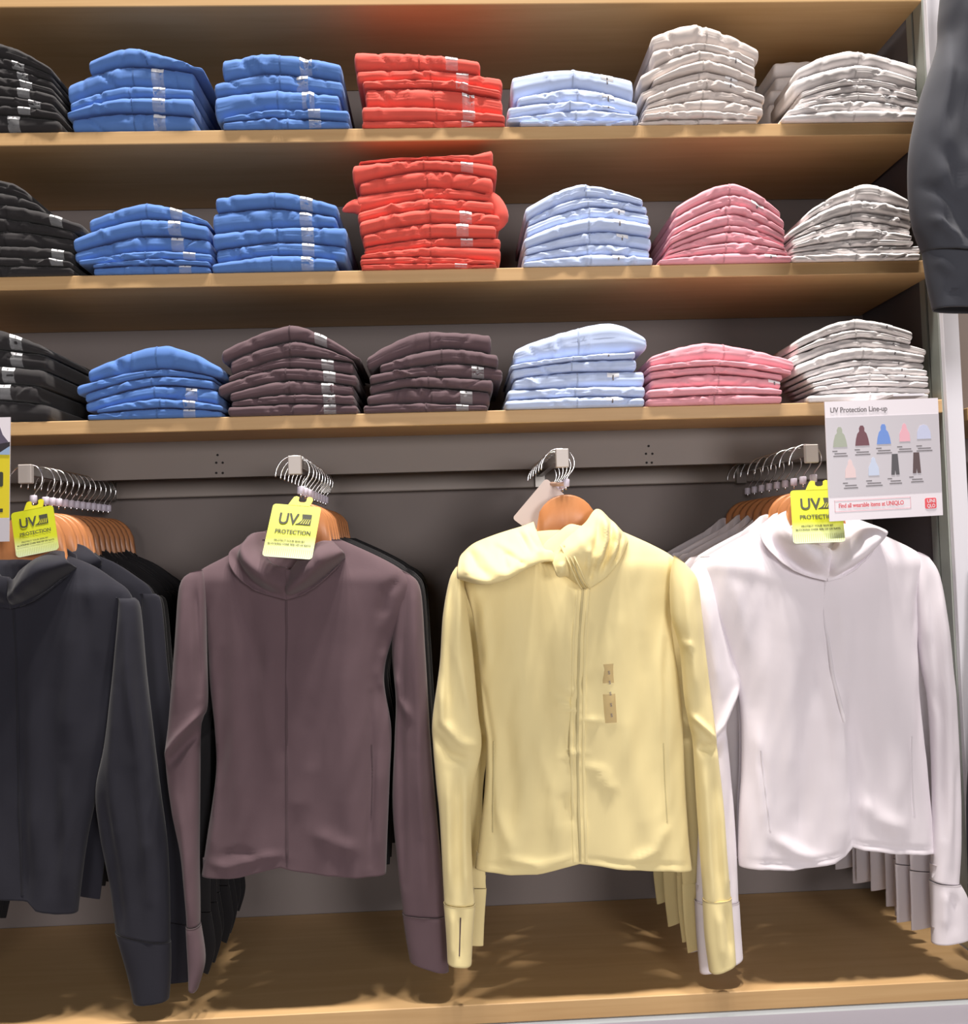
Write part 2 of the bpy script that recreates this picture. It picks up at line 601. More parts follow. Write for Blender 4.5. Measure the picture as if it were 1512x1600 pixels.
def sheet(name, grid, Y, m, parent, sub=7, thick=0.0022, crinkle=0.0, seed=0, strokes=()):
    """A cloth sheet through a grid of control points (px, py, forward)."""
    G = np.array(grid, float)
    nr, nc = G.shape[:2]
    tr = np.linspace(0, nr - 1, (nr - 1) * sub + 1)
    tcn = np.linspace(0, nc - 1, (nc - 1) * sub + 1)
    A = np.stack([catmull(G[:, j], tr) for j in range(nc)], 1)
    B = np.stack([catmull(A[i], tcn) for i in range(len(tr))], 0)
    h, w = B.shape[:2]
    if crinkle:
        f = B.reshape(-1, 3)
        B[..., 2] += (crinkle * vnoise(f[:, 0] * 0.09, f[:, 1] * 0.05, np.full(len(f), seed))).reshape(h, w)
    if len(strokes):
        B[..., 2] += stroke_disp(B[..., 0].ravel(), B[..., 1].ravel(), strokes).reshape(h, w)
    W = at(B[..., 0], B[..., 1], np.full((h, w), Y))
    W[..., 1] -= B[..., 2]
    du = np.gradient(W, axis=0)
    dv = np.gradient(W, axis=1)
    N = np.cross(du, dv)
    N /= np.linalg.norm(N, axis=2, keepdims=True) + 1e-9
    V = np.concatenate([(W + N * thick / 2).reshape(-1, 3), (W - N * thick / 2).reshape(-1, 3)])
    n = h * w
    Fc = []
    for i in range(h - 1):
        for j in range(w - 1):
            a = i * w + j
            Fc.append((a, a + 1, a + w + 1, a + w))
            Fc.append((n + a, n + a + w, n + a + w + 1, n + a + 1))
    ring = [j for j in range(w)] + [i * w + w - 1 for i in range(1, h)] + [(h - 1) * w + j for j in range(w - 2, -1, -1)] + [i * w for i in range(h - 2, 0, -1)]
    for a, b in zip(ring, ring[1:] + ring[:1]):
        Fc.append((a, n + a, n + b, b))
    return new_obj(name, V, Fc, m, parent)


def classic_hood(parent, m, Y, cx, cy, sx=1.0, sy=1.0, lift=0.0):
    """Hood lying open round the neck: two front flaps and the part behind the hanger."""
    T = lambda L: [[(cx + (x - 1275) * sx, cy + (y - 904) * sy, d + lift) for x, y, d in row] for row in L]
    left = [[(1196, 820, 0.004), (1180, 836, 0.026), (1192, 864, 0.044), (1220, 888, 0.049), (1248, 900, 0.050), (1277, 907, 0.048)],
            [(1204, 814, 0.010), (1196, 838, 0.026), (1210, 864, 0.040), (1234, 885, 0.046), (1256, 895, 0.049), (1277, 899, 0.050)],
            [(1210, 808, 0.018), (1204, 834, 0.058), (1222, 858, 0.082), (1244, 875, 0.086), (1261, 882, 0.072), (1277, 885, 0.056)],
            [(1217, 803, 0.014), (1210, 826, 0.064), (1230, 849, 0.088), (1250, 862, 0.088), (1265, 868, 0.072), (1277, 869, 0.057)],
            [(1228, 800, -0.006), (1222, 822, 0.036), (1242, 843, 0.058), (1256, 851, 0.062), (1267, 855, 0.058), (1277, 857, 0.054)],
            [(1236, 802, -0.02), (1236, 826, 0.002), (1248, 850, 0.018), (1258, 862, 0.030), (1268, 868, 0.038), (1277, 870, 0.042)]]
    right = [[(1275, 907, 0.048), (1302, 899, 0.050), (1328, 881, 0.046), (1350, 860, 0.036), (1364, 844, 0.012)],
             [(1275, 899, 0.050), (1288, 898, 0.050), (1318, 882, 0.044), (1344, 860, 0.036), (1364, 842, 0.014)],
             [(1275, 885, 0.056), (1284, 890, 0.072), (1310, 873, 0.088), (1338, 850, 0.090), (1366, 834, 0.050)],
             [(1275, 869, 0.057), (1285, 876, 0.070), (1306, 855, 0.086), (1332, 835, 0.090), (1358, 826, 0.046)],
             [(1275, 857, 0.054), (1284, 860, 0.058), (1298, 842, 0.056), (1318, 824, 0.044), (1338, 812, 0.0)],
             [(1275, 870, 0.042), (1284, 864, 0.034), (1296, 846, 0.020), (1310, 826, 0.0), (1320, 806, -0.02)]]
    back = [[(1206, 812, -0.004), (1235, 797, -0.016), (1277, 795, -0.02), (1318, 799, -0.016), (1356, 820, -0.004)],
            [(1200, 830, 0.0), (1235, 825, -0.012), (1277, 824, -0.014), (1318, 826, -0.012), (1358, 840, 0.0)],
            [(1205, 860, 0.012), (1240, 868, 0.018), (1277, 882, 0.02), (1312, 868, 0.018), (1345, 856, 0.012)]]
    sheet('hood', T(left), Y, m, parent, crinkle=0.004, seed=cx)
    sheet('hood', T(right), Y, m, parent, crinkle=0.004, seed=cx + 3)
    sheet('hood_back', T(back), Y, m, parent, crinkle=0.003, seed=cx + 6)


def body_rows(pairs, tf=0.036, tb=0.016):
    out = []
    n = len(pairs)
    for i, (y, xl, xr) in enumerate(pairs):
        k = min(1.0, 0.22 + i * 0.2)
        out.append((xl, y, xr, y, tf * k, tb * k))
    return out


def sleeve_rows(rows, tf=0.030, tb=0.022, dy=0.0):
    out = []
    n = len(rows)
    for i, r in enumerate(rows):
        k = min(1.0, 0.35 + i * 0.35)
        e = 1.0 - 0.35 * i / (n - 1)
        out.append(tuple(r) + (tf * k * e, tb * k * e, dy))
    return out


def make_cuff(rows, Y, m, parent, dy=0.0, tf=0.022, tb=0.016, strokes=()):
    rr = [tuple(r) + (tf, tb, dy) for r in rows]
    c = Cloth(rr, Y, 22, 36, strokes, drape=0.002, seed=rows[0][0] % 7)
    c.build('cuff', m, parent)
    return c


MIRROR = lambda rows, c2: [(c2 - r[2], r[3], c2 - r[0], r[1]) for r in rows]

YJ = -0.088


def jacket_root(i, y=YJ):
    x, z = arm_pos[i]
    return empty('hanging_jacket', (x, y, z))


# ---- white jacket (rightmost)
def white_jacket():
    m = FAB['whitej']
    J = jacket_root(3)
    st = [([(1297, 1060), (1300, 1180), (1302, 1340)], 8, 0.015), ([(1316, 1080), (1319, 1200), (1324, 1420)], 10, -0.012),
          ([(1278, 920), (1268, 1010), (1262, 1100)], 12, -0.008), ([(1290, 925), (1305, 980), (1310, 1040)], 10, 0.006),
          ([(1300, 1030), (1312, 1050), (1316, 1070)], 7, 0.003), ([(1292, 1060), (1310, 1054)], 6, -0.003),
          ([(1180, 1170), (1188, 1230), (1194, 1290)], 4, -0.006), ([(1172, 1120), (1180, 1200), (1196, 1300)], 10, 0.006),
          ([(1412, 1145), (1413, 1200), (1416, 1268)], 4, -0.005), ([(1431, 1010), (1420, 1100), (1412, 1150)], 8, 0.004),
          ([(1200, 1300), (1230, 1320), (1270, 1338)], 9, 0.006), ([(1330, 1240), (1360, 1270), (1400, 1290)], 14, 0.007),
          ([(1230, 920), (1225, 1080), (1232, 1240)], 18, 0.006), ([(1250, 1040), (1246, 1180), (1240, 1330)], 14, -0.006),
          ([(1370, 940), (1372, 1100), (1380, 1290)], 20, 0.005), ([(1345, 1060), (1350, 1180), (1352, 1310)], 12, -0.005),
          ([(1105, 880), (1180, 895), (1250, 915)], 12, 0.003), ([(1135, 900), (1150, 960), (1160, 1020)], 8, 0.004),
          ([(1440, 890), (1425, 930), (1420, 990)], 7, -0.005),
          ([(1160, 1340), (1230, 1343), (1300, 1328)], 3, -0.003), ([(1315, 1308), (1380, 1316), (1455, 1322)], 3, -0.003)]
    B = Cloth(body_rows([(806, 1228, 1322), (820, 1200, 1348), (840, 1160, 1388), (860, 1122, 1428), (878, 1096, 1450),
                         (900, 1092, 1452), (950, 1106, 1444), (1000, 1130, 1432), (1068, 1150, 1434), (1120, 1157, 1438),
                         (1200, 1158, 1447), (1268, 1154, 1453), (1330, 1153, 1459), (1352, 1154, 1461)]), YJ, 120, 100, st,
              hem=[(1153, 1352), (1230, 1351), (1300, 1338), (1315, 1317), (1380, 1325), (1461, 1331)], drape=0.0065, seed=1, fx=0.03, fy=0.004)
    B.build('body', m, J)
    st = [([(1440, 900), (1446, 1000), (1458, 1120), (1462, 1300)], 6, -0.006), ([(1456, 900), (1464, 1060), (1474, 1340)], 7, 0.005),
          ([(1432, 990), (1444, 1070), (1450, 1100)], 5, -0.005), ([(1484, 1180), (1480, 1300), (1478, 1370)], 5, -0.004)]
    S = Cloth(sleeve_rows([(1428, 862, 1447, 872), (1421, 900, 1462, 900), (1428, 975, 1474, 975), (1436, 1040, 1481, 1040), (1447, 1100, 1487, 1097),
                           (1453, 1219, 1494, 1219), (1452, 1316, 1495, 1316), (1450, 1372, 1492, 1376)], dy=0.008), YJ, 100, 44, st, drape=0.003, seed=2)
    S.build('sleeve', m, J)
    make_cuff([(1449, 1374, 1494, 1377), (1451, 1420, 1507, 1404), (1452, 1470, 1511, 1458)], YJ, m, J, 0.008,
              strokes=[([(1476, 1390), (1478, 1450)], 3, -0.008), ([(1464, 1385), (1462, 1440)], 5, 0.005)])
    st = [([(1100, 1160), (1125, 1128), (1152, 1072)], 5, 0.010), ([(1104, 1180), (1122, 1150), (1134, 1136)], 7, -0.012),
          ([(1095, 900), (1105, 1000), (1120, 1080)], 8, 0.005), ([(1110, 890), (1128, 980), (1146, 1050)], 6, -0.005),
          ([(1115, 1160), (1120, 1280), (1130, 1400)], 8, 0.005), ([(1140, 1190), (1136, 1290), (1142, 1400)], 5, -0.004)]
    S = Cloth(sleeve_rows([(1096, 870, 1114, 868), (1076, 898, 1119, 905), (1077, 960, 1128, 960), (1085, 1020, 1146, 1030), (1095, 1080, 1157, 1068),
                           (1103, 1125, 1141, 1112), (1101, 1160, 1135, 1136), (1098, 1220, 1142, 1215), (1092, 1300, 1149, 1300), (1088, 1408, 1154, 1408)],
                          dy=-0.004), YJ, 110, 48, st, drape=0.003, seed=3)
    S.build('sleeve', m, J)
    make_cuff([(1086, 1408, 1155, 1409), (1089, 1466, 1158, 1456), (1094, 1521, 1161, 1497)], YJ, m, J, -0.004,
              strokes=[([(1130, 1420), (1132, 1490)], 6, 0.004)])
    B.strip('zipper', [(1277, 908), (1279, 980), (1286, 1040), (1300, 1120)], 6, ZIPM['whitej'], J)
    B.strip('pocket_zip', [(1181, 1168), (1187, 1230), (1194, 1290)], 3, ZIPM['whitej'], J)
    B.strip('pocket_zip', [(1413, 1146), (1414, 1200), (1417, 1268)], 3, ZIPM['whitej'], J)
    classic_hood(J, m, YJ, 1275, 904)
    tag(J, 'white zip jacket hanging in front on the rightmost arm beside the printed sign', 'jacket')
    return J


# ---- yellow jacket
def yellow_jacket():
    m = FAB['yellow']
    Y = YJ - 0.004
    J = jacket_root(2, Y)
    st = [([(900, 930), (897, 1160), (903, 1335)], 5, 0.003),
          ([(745, 1040), (757, 1085), (768, 1155), (769, 1295)], 4, -0.006), ([(1037, 1000), (1033, 1160), (1037, 1280)], 4, -0.006),
          ([(875, 1060), (893, 1085)], 5, 0.008), ([(870, 1088), (892, 1108)], 4, 0.008), ([(912, 1115), (928, 1122)], 4, 0.007),
          ([(905, 1030), (880, 1120), (886, 1200)], 6, -0.007), ([(925, 1060), (950, 1000), (965, 950)], 12, 0.004),
          ([(880, 1180), (895, 1165)], 4, 0.006), ([(915, 1185), (930, 1195), (950, 1230)], 6, 0.006), ([(875, 1230), (888, 1280)], 6, -0.006),
          ([(830, 1130), (860, 1230), (870, 1320)], 9, 0.006), ([(850, 1000), (845, 1100), (880, 1180)], 9, -0.004),
          ([(765, 1180), (775, 1260), (800, 1330)], 9, 0.007), ([(785, 1330), (840, 1345), (890, 1330)], 7, 0.005), ([(780, 1100), (800, 1200), (795, 1300)], 12, -0.005),
          ([(960, 1080), (985, 1200), (1010, 1320)], 14, 0.005), ([(1000, 1000), (1012, 1120), (1020, 1250)], 12, -0.004), ([(1040, 1280), (1020, 1320), (980, 1340)], 8, 0.005),
          ([(1052, 905), (1042, 960), (1046, 1000)], 5, -0.006), ([(752, 930), (758, 990), (760, 1040)], 7, 0.006), ([(738, 920), (745, 990), (752, 1050)], 5, -0.006),
          ([(800, 950), (815, 1100), (820, 1280)], 16, 0.004), ([(905, 1150), (905, 1335)], 3, -0.003),
          ([(750, 1344), (840, 1345), (900, 1330)], 3, -0.002), ([(915, 1332), (1000, 1342), (1075, 1346)], 3, -0.002)]
    B = Cloth(body_rows([(826, 815, 962), (836, 790, 985), (852, 758, 1020), (868, 730, 1048), (885, 716, 1062),
                         (920, 726, 1058), (960, 738, 1048), (1010, 746, 1052), (1060, 750, 1060), (1120, 755, 1066),
                         (1160, 760, 1067), (1235, 757, 1070), (1310, 748, 1075), (1356, 742, 1080)]), Y, 130, 110, st,
              hem=[(742, 1355), (790, 1358), (840, 1356), (880, 1345), (905, 1339), (960, 1347), (1020, 1353), (1080, 1357)], drape=0.006, seed=5, fx=0.03, fy=0.004)
    B.build('body', m, J)
    st = [([(1058, 900), (1062, 980), (1078, 1090)], 6, 0.005), ([(1078, 900), (1085, 1000), (1098, 1120)], 6, -0.006),
          ([(1052, 1000), (1066, 1005)], 5, 0.008), ([(1068, 1110), (1090, 1130), (1106, 1146)], 4, 0.009), ([(1078, 1160), (1095, 1160), (1110, 1158)], 7, -0.012),
          ([(1100, 1180), (1105, 1280), (1112, 1390)], 6, -0.006), ([(1085, 1180), (1093, 1280), (1100, 1390)], 5, 0.005), ([(1116, 1240), (1122, 1390)], 5, 0.005)]
    S = Cloth(sleeve_rows([(1046, 868, 1064, 882), (1040, 905, 1081, 905), (1042, 960, 1088, 960), (1055, 1010, 1093, 1010), (1062, 1085, 1102, 1085), (1069, 1125, 1109, 1142),
                           (1075, 1155, 1112, 1170), (1080, 1235, 1120, 1240), (1085, 1310, 1126, 1320), (1091, 1395, 1132, 1390)], dy=0.032), Y, 110, 48, st, drape=0.003, seed=6)
    S.build('sleeve', m, J)
    make_cuff([(1090, 1394, 1133, 1390), (1093, 1450, 1137, 1442), (1100, 1505, 1140, 1490)], Y, m, J, 0.032,
              strokes=[([(1108, 1405), (1116, 1480)], 5, 0.006), ([(1120, 1400), (1128, 1470)], 4, -0.006)])
    st = [([(708, 900), (700, 1000), (700, 1120)], 5, -0.006), ([(718, 900), (716, 1020), (735, 1120)], 6, 0.006), ([(728, 930), (734, 1030)], 5, -0.006),
          ([(688, 1060), (692, 1120), (720, 1150), (748, 1158)], 6, 0.008), ([(680, 1140), (700, 1170), (735, 1180)], 7, -0.008),
          ([(715, 1190), (714, 1290), (716, 1390)], 5, -0.006), ([(728, 1200), (726, 1300), (728, 1390)], 5, 0.006), ([(700, 1200), (702, 1380)], 5, 0.005)]
    S = Cloth(sleeve_rows([(713, 884, 726, 880), (702, 905, 724, 905), (692, 960, 731, 960), (687, 1035, 739, 1030), (676, 1118, 746, 1108), (677, 1160, 751, 1160),
                           (682, 1220, 738, 1225), (687, 1270, 735, 1280), (692, 1360, 738, 1360), (694, 1398, 741, 1400)], dy=0.032), Y, 110, 48, st, drape=0.003, seed=7)
    S.build('sleeve', m, J)
    Cf = make_cuff([(693, 1399, 742, 1401), (697, 1450, 738, 1450), (699, 1490, 736, 1492)], Y, m, J, 0.032,
                   strokes=[([(718, 1405), (716, 1480)], 4, -0.005), ([(706, 1405), (706, 1480)], 5, 0.005)])
    Cf.strip('thumbhole', [(719, 1416), (718, 1445), (717, 1474)], 2.2, ZIPM['brown'], J, n=12)
    B.strip('zipper', [(906, 914), (900, 995), (897, 1160), (902, 1336)], 5, ZIPM['yellow'], J, n=90)
    B.strip('placket', [(897, 920), (891, 995), (888, 1160), (893, 1336)], 6, m, J, n=90)
    B.strip('placket', [(915, 916), (909, 995), (906, 1160), (911, 1336)], 6, m, J, n=90)
    B.strip('pocket_zip', [(771, 1155), (770, 1225), (769, 1295)], 3, ZIPM['yellow'], J)
    B.strip('pocket_zip', [(1032, 1157), (1034, 1215), (1037, 1278)], 3, ZIPM['yellow'], J)
    # size strip with the repeated S
    B.strip('size_strip', [(943, 1033), (945, 1062)], 18, M_TANSTRIP, J, lift=0.002, n=12)
    B.strip('size_strip', [(946, 1079), (949, 1123)], 20, M_TANSTRIP, J, lift=0.002, n=12)
    for k, (sx, sy) in enumerate(((945, 1046), (946, 1061), (947, 1078), (948, 1095), (949, 1111))):
        V, Fc = text_geo('S', 0.0085)
        p = at(np.array(sx), np.array(sy), np.array(Y))
        d = B.depth(sx, sy)[0] + 0.0036
        V = [(p[0] + a - 0.002, p[1] - d, p[2] + b - 0.003) for a, b, _ in V]
        new_obj('size_letter', V, Fc, M_INKB, J, smooth=False)
    # cowl hood: flopped lobe, front stand collar, inner back
    H1 = [[(722, 866, -0.012), (740, 850, -0.006), (768, 838, 0.0), (795, 829, 0.002), (815, 823, 0.004), (833, 816, 0.006)],
          [(718, 872, 0.026), (738, 860, 0.036), (768, 850, 0.042), (795, 842, 0.040), (818, 834, 0.036), (838, 838, 0.030)],
          [(715, 884, 0.062), (740, 880, 0.090), (772, 872, 0.094), (800, 860, 0.078), (824, 850, 0.066), (846, 858, 0.050)],
          [(714, 895, 0.074), (742, 900, 0.130), (776, 892, 0.136), (804, 876, 0.120), (830, 864, 0.096), (856, 862, 0.070)],
          [(715, 902, 0.070), (750, 909, 0.124), (784, 902, 0.130), (810, 888, 0.118), (836, 877, 0.098), (860, 875, 0.074)],
          [(722, 899, 0.036), (752, 903, 0.072), (786, 895, 0.078), (812, 881, 0.074), (838, 871, 0.066), (864, 872, 0.056)]]
    sheet('hood', H1, Y, m, J, sub=9, crinkle=0.003, seed=2, strokes=[
        ([(731, 858), (744, 885), (760, 900)], 5, -0.012), ([(740, 852), (762, 880), (778, 894)], 6, 0.010), ([(781, 864), (785, 890)], 4, -0.011),
        ([(783, 864), (812, 882)], 4, -0.009), ([(770, 846), (790, 856), (806, 868)], 5, 0.010), ([(808, 830), (822, 866)], 4, -0.010), ([(818, 830), (836, 866)], 4, 0.008), ([(724, 874), (730, 896)], 5, 0.008)])
    H2 = [[(852, 870, 0.062), (872, 848, 0.066), (890, 832, 0.060), (908, 818, 0.050), (925, 798, 0.032), (940, 800, 0.006), (950, 812, -0.01)],
          [(856, 882, 0.080), (878, 862, 0.088), (898, 850, 0.084), (918, 836, 0.072), (934, 818, 0.056), (950, 814, 0.026), (962, 820, -0.006)],
          [(862, 898, 0.082), (886, 880, 0.084), (906, 872, 0.080), (926, 860, 0.072), (946, 840, 0.058), (962, 830, 0.034), (973, 832, 0.0)],
          [(874, 898, 0.060), (896, 900, 0.062), (916, 892, 0.062), (938, 878, 0.058), (956, 858, 0.050), (970, 842, 0.032), (978, 838, 0.004)],
          [(884, 902, 0.040), (908, 917, 0.048), (926, 910, 0.050), (944, 896, 0.046), (962, 874, 0.040), (974, 850, 0.028), (980, 842, 0.004)]]
    sheet('hood', H2, Y, m, J, sub=9, crinkle=0.003, seed=8, strokes=[
        ([(937, 806), (936, 846), (922, 886)], 4, 0.012), ([(949, 812), (947, 845), (938, 872), (928, 894)], 4.5, -0.016), ([(956, 820), (956, 848), (946, 878)], 4, 0.010),
        ([(966, 832), (960, 858), (950, 884)], 3.5, -0.009), ([(928, 812), (922, 845), (912, 872)], 5, -0.008), ([(911, 854), (908, 890)], 4, 0.008), ([(918, 880), (914, 904)], 4, -0.008), ([(866, 878), (868, 896)], 5, 0.010)])
    H3 = [[(836, 858, 0.016), (852, 846, 0.017), (870, 832, 0.018), (888, 820, 0.018), (910, 822, 0.018), (928, 806, 0.016)],
          [(842, 870, 0.030), (856, 866, 0.040), (872, 858, 0.044), (890, 846, 0.044), (910, 834, 0.038), (930, 816, 0.028)]]
    sheet('hood_lining', H3, Y, m, J, sub=6)
    # zip tape climbing the collar
    for o_ in (-5, 1, 7):
        pts_ = [(872 + o_, 852), (884 + o_, 880), (897 + o_, 905), (907 + o_, 918)]
        ds_ = (0.078, 0.092, 0.074, 0.054)
        P3 = []
        for (a, b), d in zip(pts_, ds_):
            w = pt(a, b, Y)
            P3.append((w[0], w[1] - d, w[2]))
        Q = catmull(np.array(P3), np.linspace(0, 3, 14))
        V, Fc = tube_path(Q, 0.0016, 6)
        new_obj('collar_zip_tape', V, Fc, m if o_ != 1 else ZIPM['yellow'], J)
    tag(J, 'pale yellow zip jacket with a cowl hood flopped over one shoulder, hanging in front', 'jacket')
    return J


# ---- brown jacket
def brown_jacket(colour='brown', lab='dark brown zip jacket hanging in front on the second arm under a yellow tag', detail=True):
    m = FAB[colour]
    J = jacket_root(1)
    st = [([(452, 935), (453, 1150), (454, 1345)], 5, -0.004), ([(430, 1000), (425, 1120), (436, 1200)], 10, 0.006), ([(440, 1180), (470, 1130), (480, 1080)], 9, -0.005),
          ([(470, 1260), (480, 1210), (490, 1180)], 9, 0.007), ([(380, 960), (375, 1120), (384, 1280)], 18, 0.005), ([(352, 1020), (350, 1160), (345, 1300)], 10, -0.005),
          ([(345, 1200), (342, 1260), (334, 1330)], 8, 0.006), ([(330, 1340), (360, 1345), (410, 1330), (445, 1325)], 6, 0.005), ([(350, 1330), (380, 1320), (420, 1335)], 5, -0.004),
          ([(540, 1000), (545, 1140), (538, 1300)], 18, 0.005), ([(580, 1080), (583, 1200), (578, 1345)], 4, -0.007), ([(594, 1180), (594, 1340)], 8, 0.005),
          ([(500, 1290), (530, 1310), (560, 1320)], 12, 0.006), ([(626, 900), (606, 925), (598, 965)], 8, -0.008), ([(605, 1010), (596, 1050), (600, 1080)], 9, 0.009),
          ([(321, 950), (325, 1040), (332, 1100)], 6, -0.006), ([(395, 920), (400, 990), (410, 1060)], 12, -0.003)]
    B = Cloth(body_rows([(843, 402, 532), (856, 378, 562), (872, 348, 596), (888, 318, 624), (903, 302, 640), (920, 300, 645), (955, 316, 634),
                         (1000, 323, 612), (1060, 327, 600), (1137, 336, 611), (1210, 338, 609), (1308, 324, 605), (1364, 316, 603)]), YJ, 120, 100, st,
              hem=[(316, 1366), (377, 1362), (430, 1348), (445, 1344), (460, 1350), (542, 1362), (603, 1364)], drape=0.0065, seed=11, fx=0.03, fy=0.004)
    B.build('body', m, J)
    st = [([(262, 1180), (290, 1142), (328, 1104)], 5, 0.010), ([(274, 1188), (296, 1160), (320, 1136)], 8, -0.016), ([(296, 910), (292, 1000), (285, 1100)], 7, 0.004),
          ([(314, 910), (318, 990), (322, 1080)], 4, -0.007), ([(290, 1240), (300, 1330), (306, 1430)], 6, 0.004)]
    S = Cloth(sleeve_rows([(303, 894, 320, 890), (286, 917, 326, 917), (279, 1015, 327, 1000), (270, 1120, 329, 1094), (265, 1166, 322, 1118), (266, 1196, 318, 1140),
                           (274, 1259, 317, 1225), (289, 1332, 316, 1330), (296, 1405, 317, 1405), (298, 1436, 317, 1436)], dy=0.02), YJ, 110, 48, st, drape=0.003, seed=12)
    S.build('sleeve', m, J)
    make_cuff([(297, 1437, 318, 1437), (300, 1495, 325, 1492), (302, 1530, 314, 1536)], YJ, m, J, 0.02)
    st = [([(636, 910), (630, 1000), (628, 1150), (632, 1380)], 5, -0.007), ([(648, 920), (652, 1060), (660, 1300)], 7, 0.005), ([(668, 1150), (676, 1300), (684, 1420)], 6, -0.004),
          ([(618, 1050), (624, 1090), (640, 1120)], 6, 0.007), ([(650, 1180), (660, 1300), (664, 1420)], 6, 0.004)]
    S = Cloth(sleeve_rows([(626, 890, 641, 898), (616, 922, 657, 922), (612, 1015, 664, 1015), (618, 1093, 669, 1100), (616, 1161, 673, 1165), (613, 1259, 681, 1259),
                           (621, 1356, 690, 1352), (629, 1426, 696, 1430)], dy=-0.004), YJ, 110, 48, st, drape=0.003, seed=13)
    S.build('sleeve', m, J)
    make_cuff([(628, 1427, 697, 1431), (634, 1468, 699, 1473), (640, 1501, 701, 1518)], YJ, m, J, -0.004)
    B.strip('zipper', [(452, 934), (453, 1150), (454, 1344)], 5, ZIPM[colour], J, n=80)
    B.strip('pocket_zip', [(343, 1160), (342, 1215), (338, 1270)], 3, ZIPM[colour], J)
    B.strip('pocket_zip', [(582, 1160), (583, 1215), (582, 1270)], 3, ZIPM[colour], J)
    classic_hood(J, m, YJ, 454, 932, 0.97, 0.97)
    tag(J, lab, 'jacket')
    return J


# ---- navy jacket (leftmost, half outside the frame)
def navy_jacket():
    m = FAB['navy']
    J = jacket_root(0)
    st = [([(40, 940), (50, 1150), (56, 1390)], 8, -0.006), ([(70, 960), (62, 1120), (66, 1340)], 14, 0.006), ([(95, 1000), (88, 1180), (92, 1380)], 12, -0.005),
          ([(112, 1200), (116, 1300), (114, 1400)], 8, 0.006), ([(150, 900), (160, 960), (165, 1040)], 8, 0.004), ([(120, 960), (122, 1080), (118, 1160)], 16, 0.005),
          ([(190, 930), (182, 1000), (174, 1080)], 5, -0.008)]
    B = Cloth(body_rows([(868, -34, 106), (876, -60, 128), (886, -76, 150), (905, -105, 178), (922, -128, 200), (945, -136, 208), (985, -128, 198),
                         (1064, -112, 180), (1161, -96, 168), (1234, -82, 152), (1308, -66, 136), (1410, -52, 122)]), YJ, 110, 90, st,
              hem=[(-52, 1402), (0, 1392), (60, 1398), (66, 1412), (122, 1424)], drape=0.007, seed=21, fx=0.03, fy=0.004)
    B.build('body', m, J)
    rows = [(184, 932, 202, 938), (190, 948, 220, 944), (180, 1064, 231, 1054), (167, 1161, 244, 1161), (153, 1234, 254, 1240), (161, 1308, 263, 1308), (175, 1381, 267, 1381), (184, 1450, 268, 1466)]
    st = [([(205, 950), (212, 1060), (232, 1200), (244, 1400)], 7, 0.006), ([(222, 1000), (232, 1150), (240, 1300)], 6, -0.006), ([(190, 1080), (185, 1200), (196, 1340)], 9, 0.006),
          ([(172, 1240), (186, 1330), (200, 1440)], 7, -0.006), ([(215, 1200), (222, 1330), (226, 1450)], 8, -0.004)]
    S = Cloth(sleeve_rows(rows, 0.034, dy=0.008), YJ, 110, 48, st, drape=0.003, seed=22)
    S.build('sleeve', m, J)
    S = Cloth(sleeve_rows(MIRROR(rows, 72), 0.034, dy=0.008), YJ, 110, 48, (), drape=0.004, seed=23)
    S.build('sleeve', m, J)
    cr = [(183, 1451, 269, 1467), (200, 1508, 269, 1518), (212, 1560, 266, 1556)]
    make_cuff(cr, YJ, m, J, 0.008)
    make_cuff(MIRROR(cr, 72), YJ, m, J, 0.008)
    B.strip('zipper', [(36, 945), (42, 1150), (48, 1388)], 5, ZIPM['navy'], J, n=60)
    classic_hood(J, m, YJ, 36, 946, 1.0, 0.95)
    tag(J, 'dark navy zip jacket hanging in front on the leftmost arm, cut by the photo edge', 'jacket')
    return J


# ------------------------------------------------------------------ flat cards: tags and signs
def text_geo(s, size, align='LEFT', spacing=1.0):
    cu = bpy.data.curves.new('txt', 'FONT')
    cu.body = s
    cu.size = size
    cu.align_x = align
    cu.space_character = spacing
    cu.resolution_u = 3
    cu.offset = size * 0.018
    o = bpy.data.objects.new('txt', cu)
    col.objects.link(o)
    bpy.context.view_layer.update()
    me = bpy.data.meshes.new_from_object(o.evaluated_get(bpy.context.evaluated_depsgraph_get()))
    V = [tuple(v.co) for v in me.vertices]
    Fc = [tuple(p.vertices) for p in me.polygons]
    bpy.data.objects.remove(o)
    bpy.data.curves.remove(cu)
    bpy.data.meshes.remove(me)
    return V, Fc


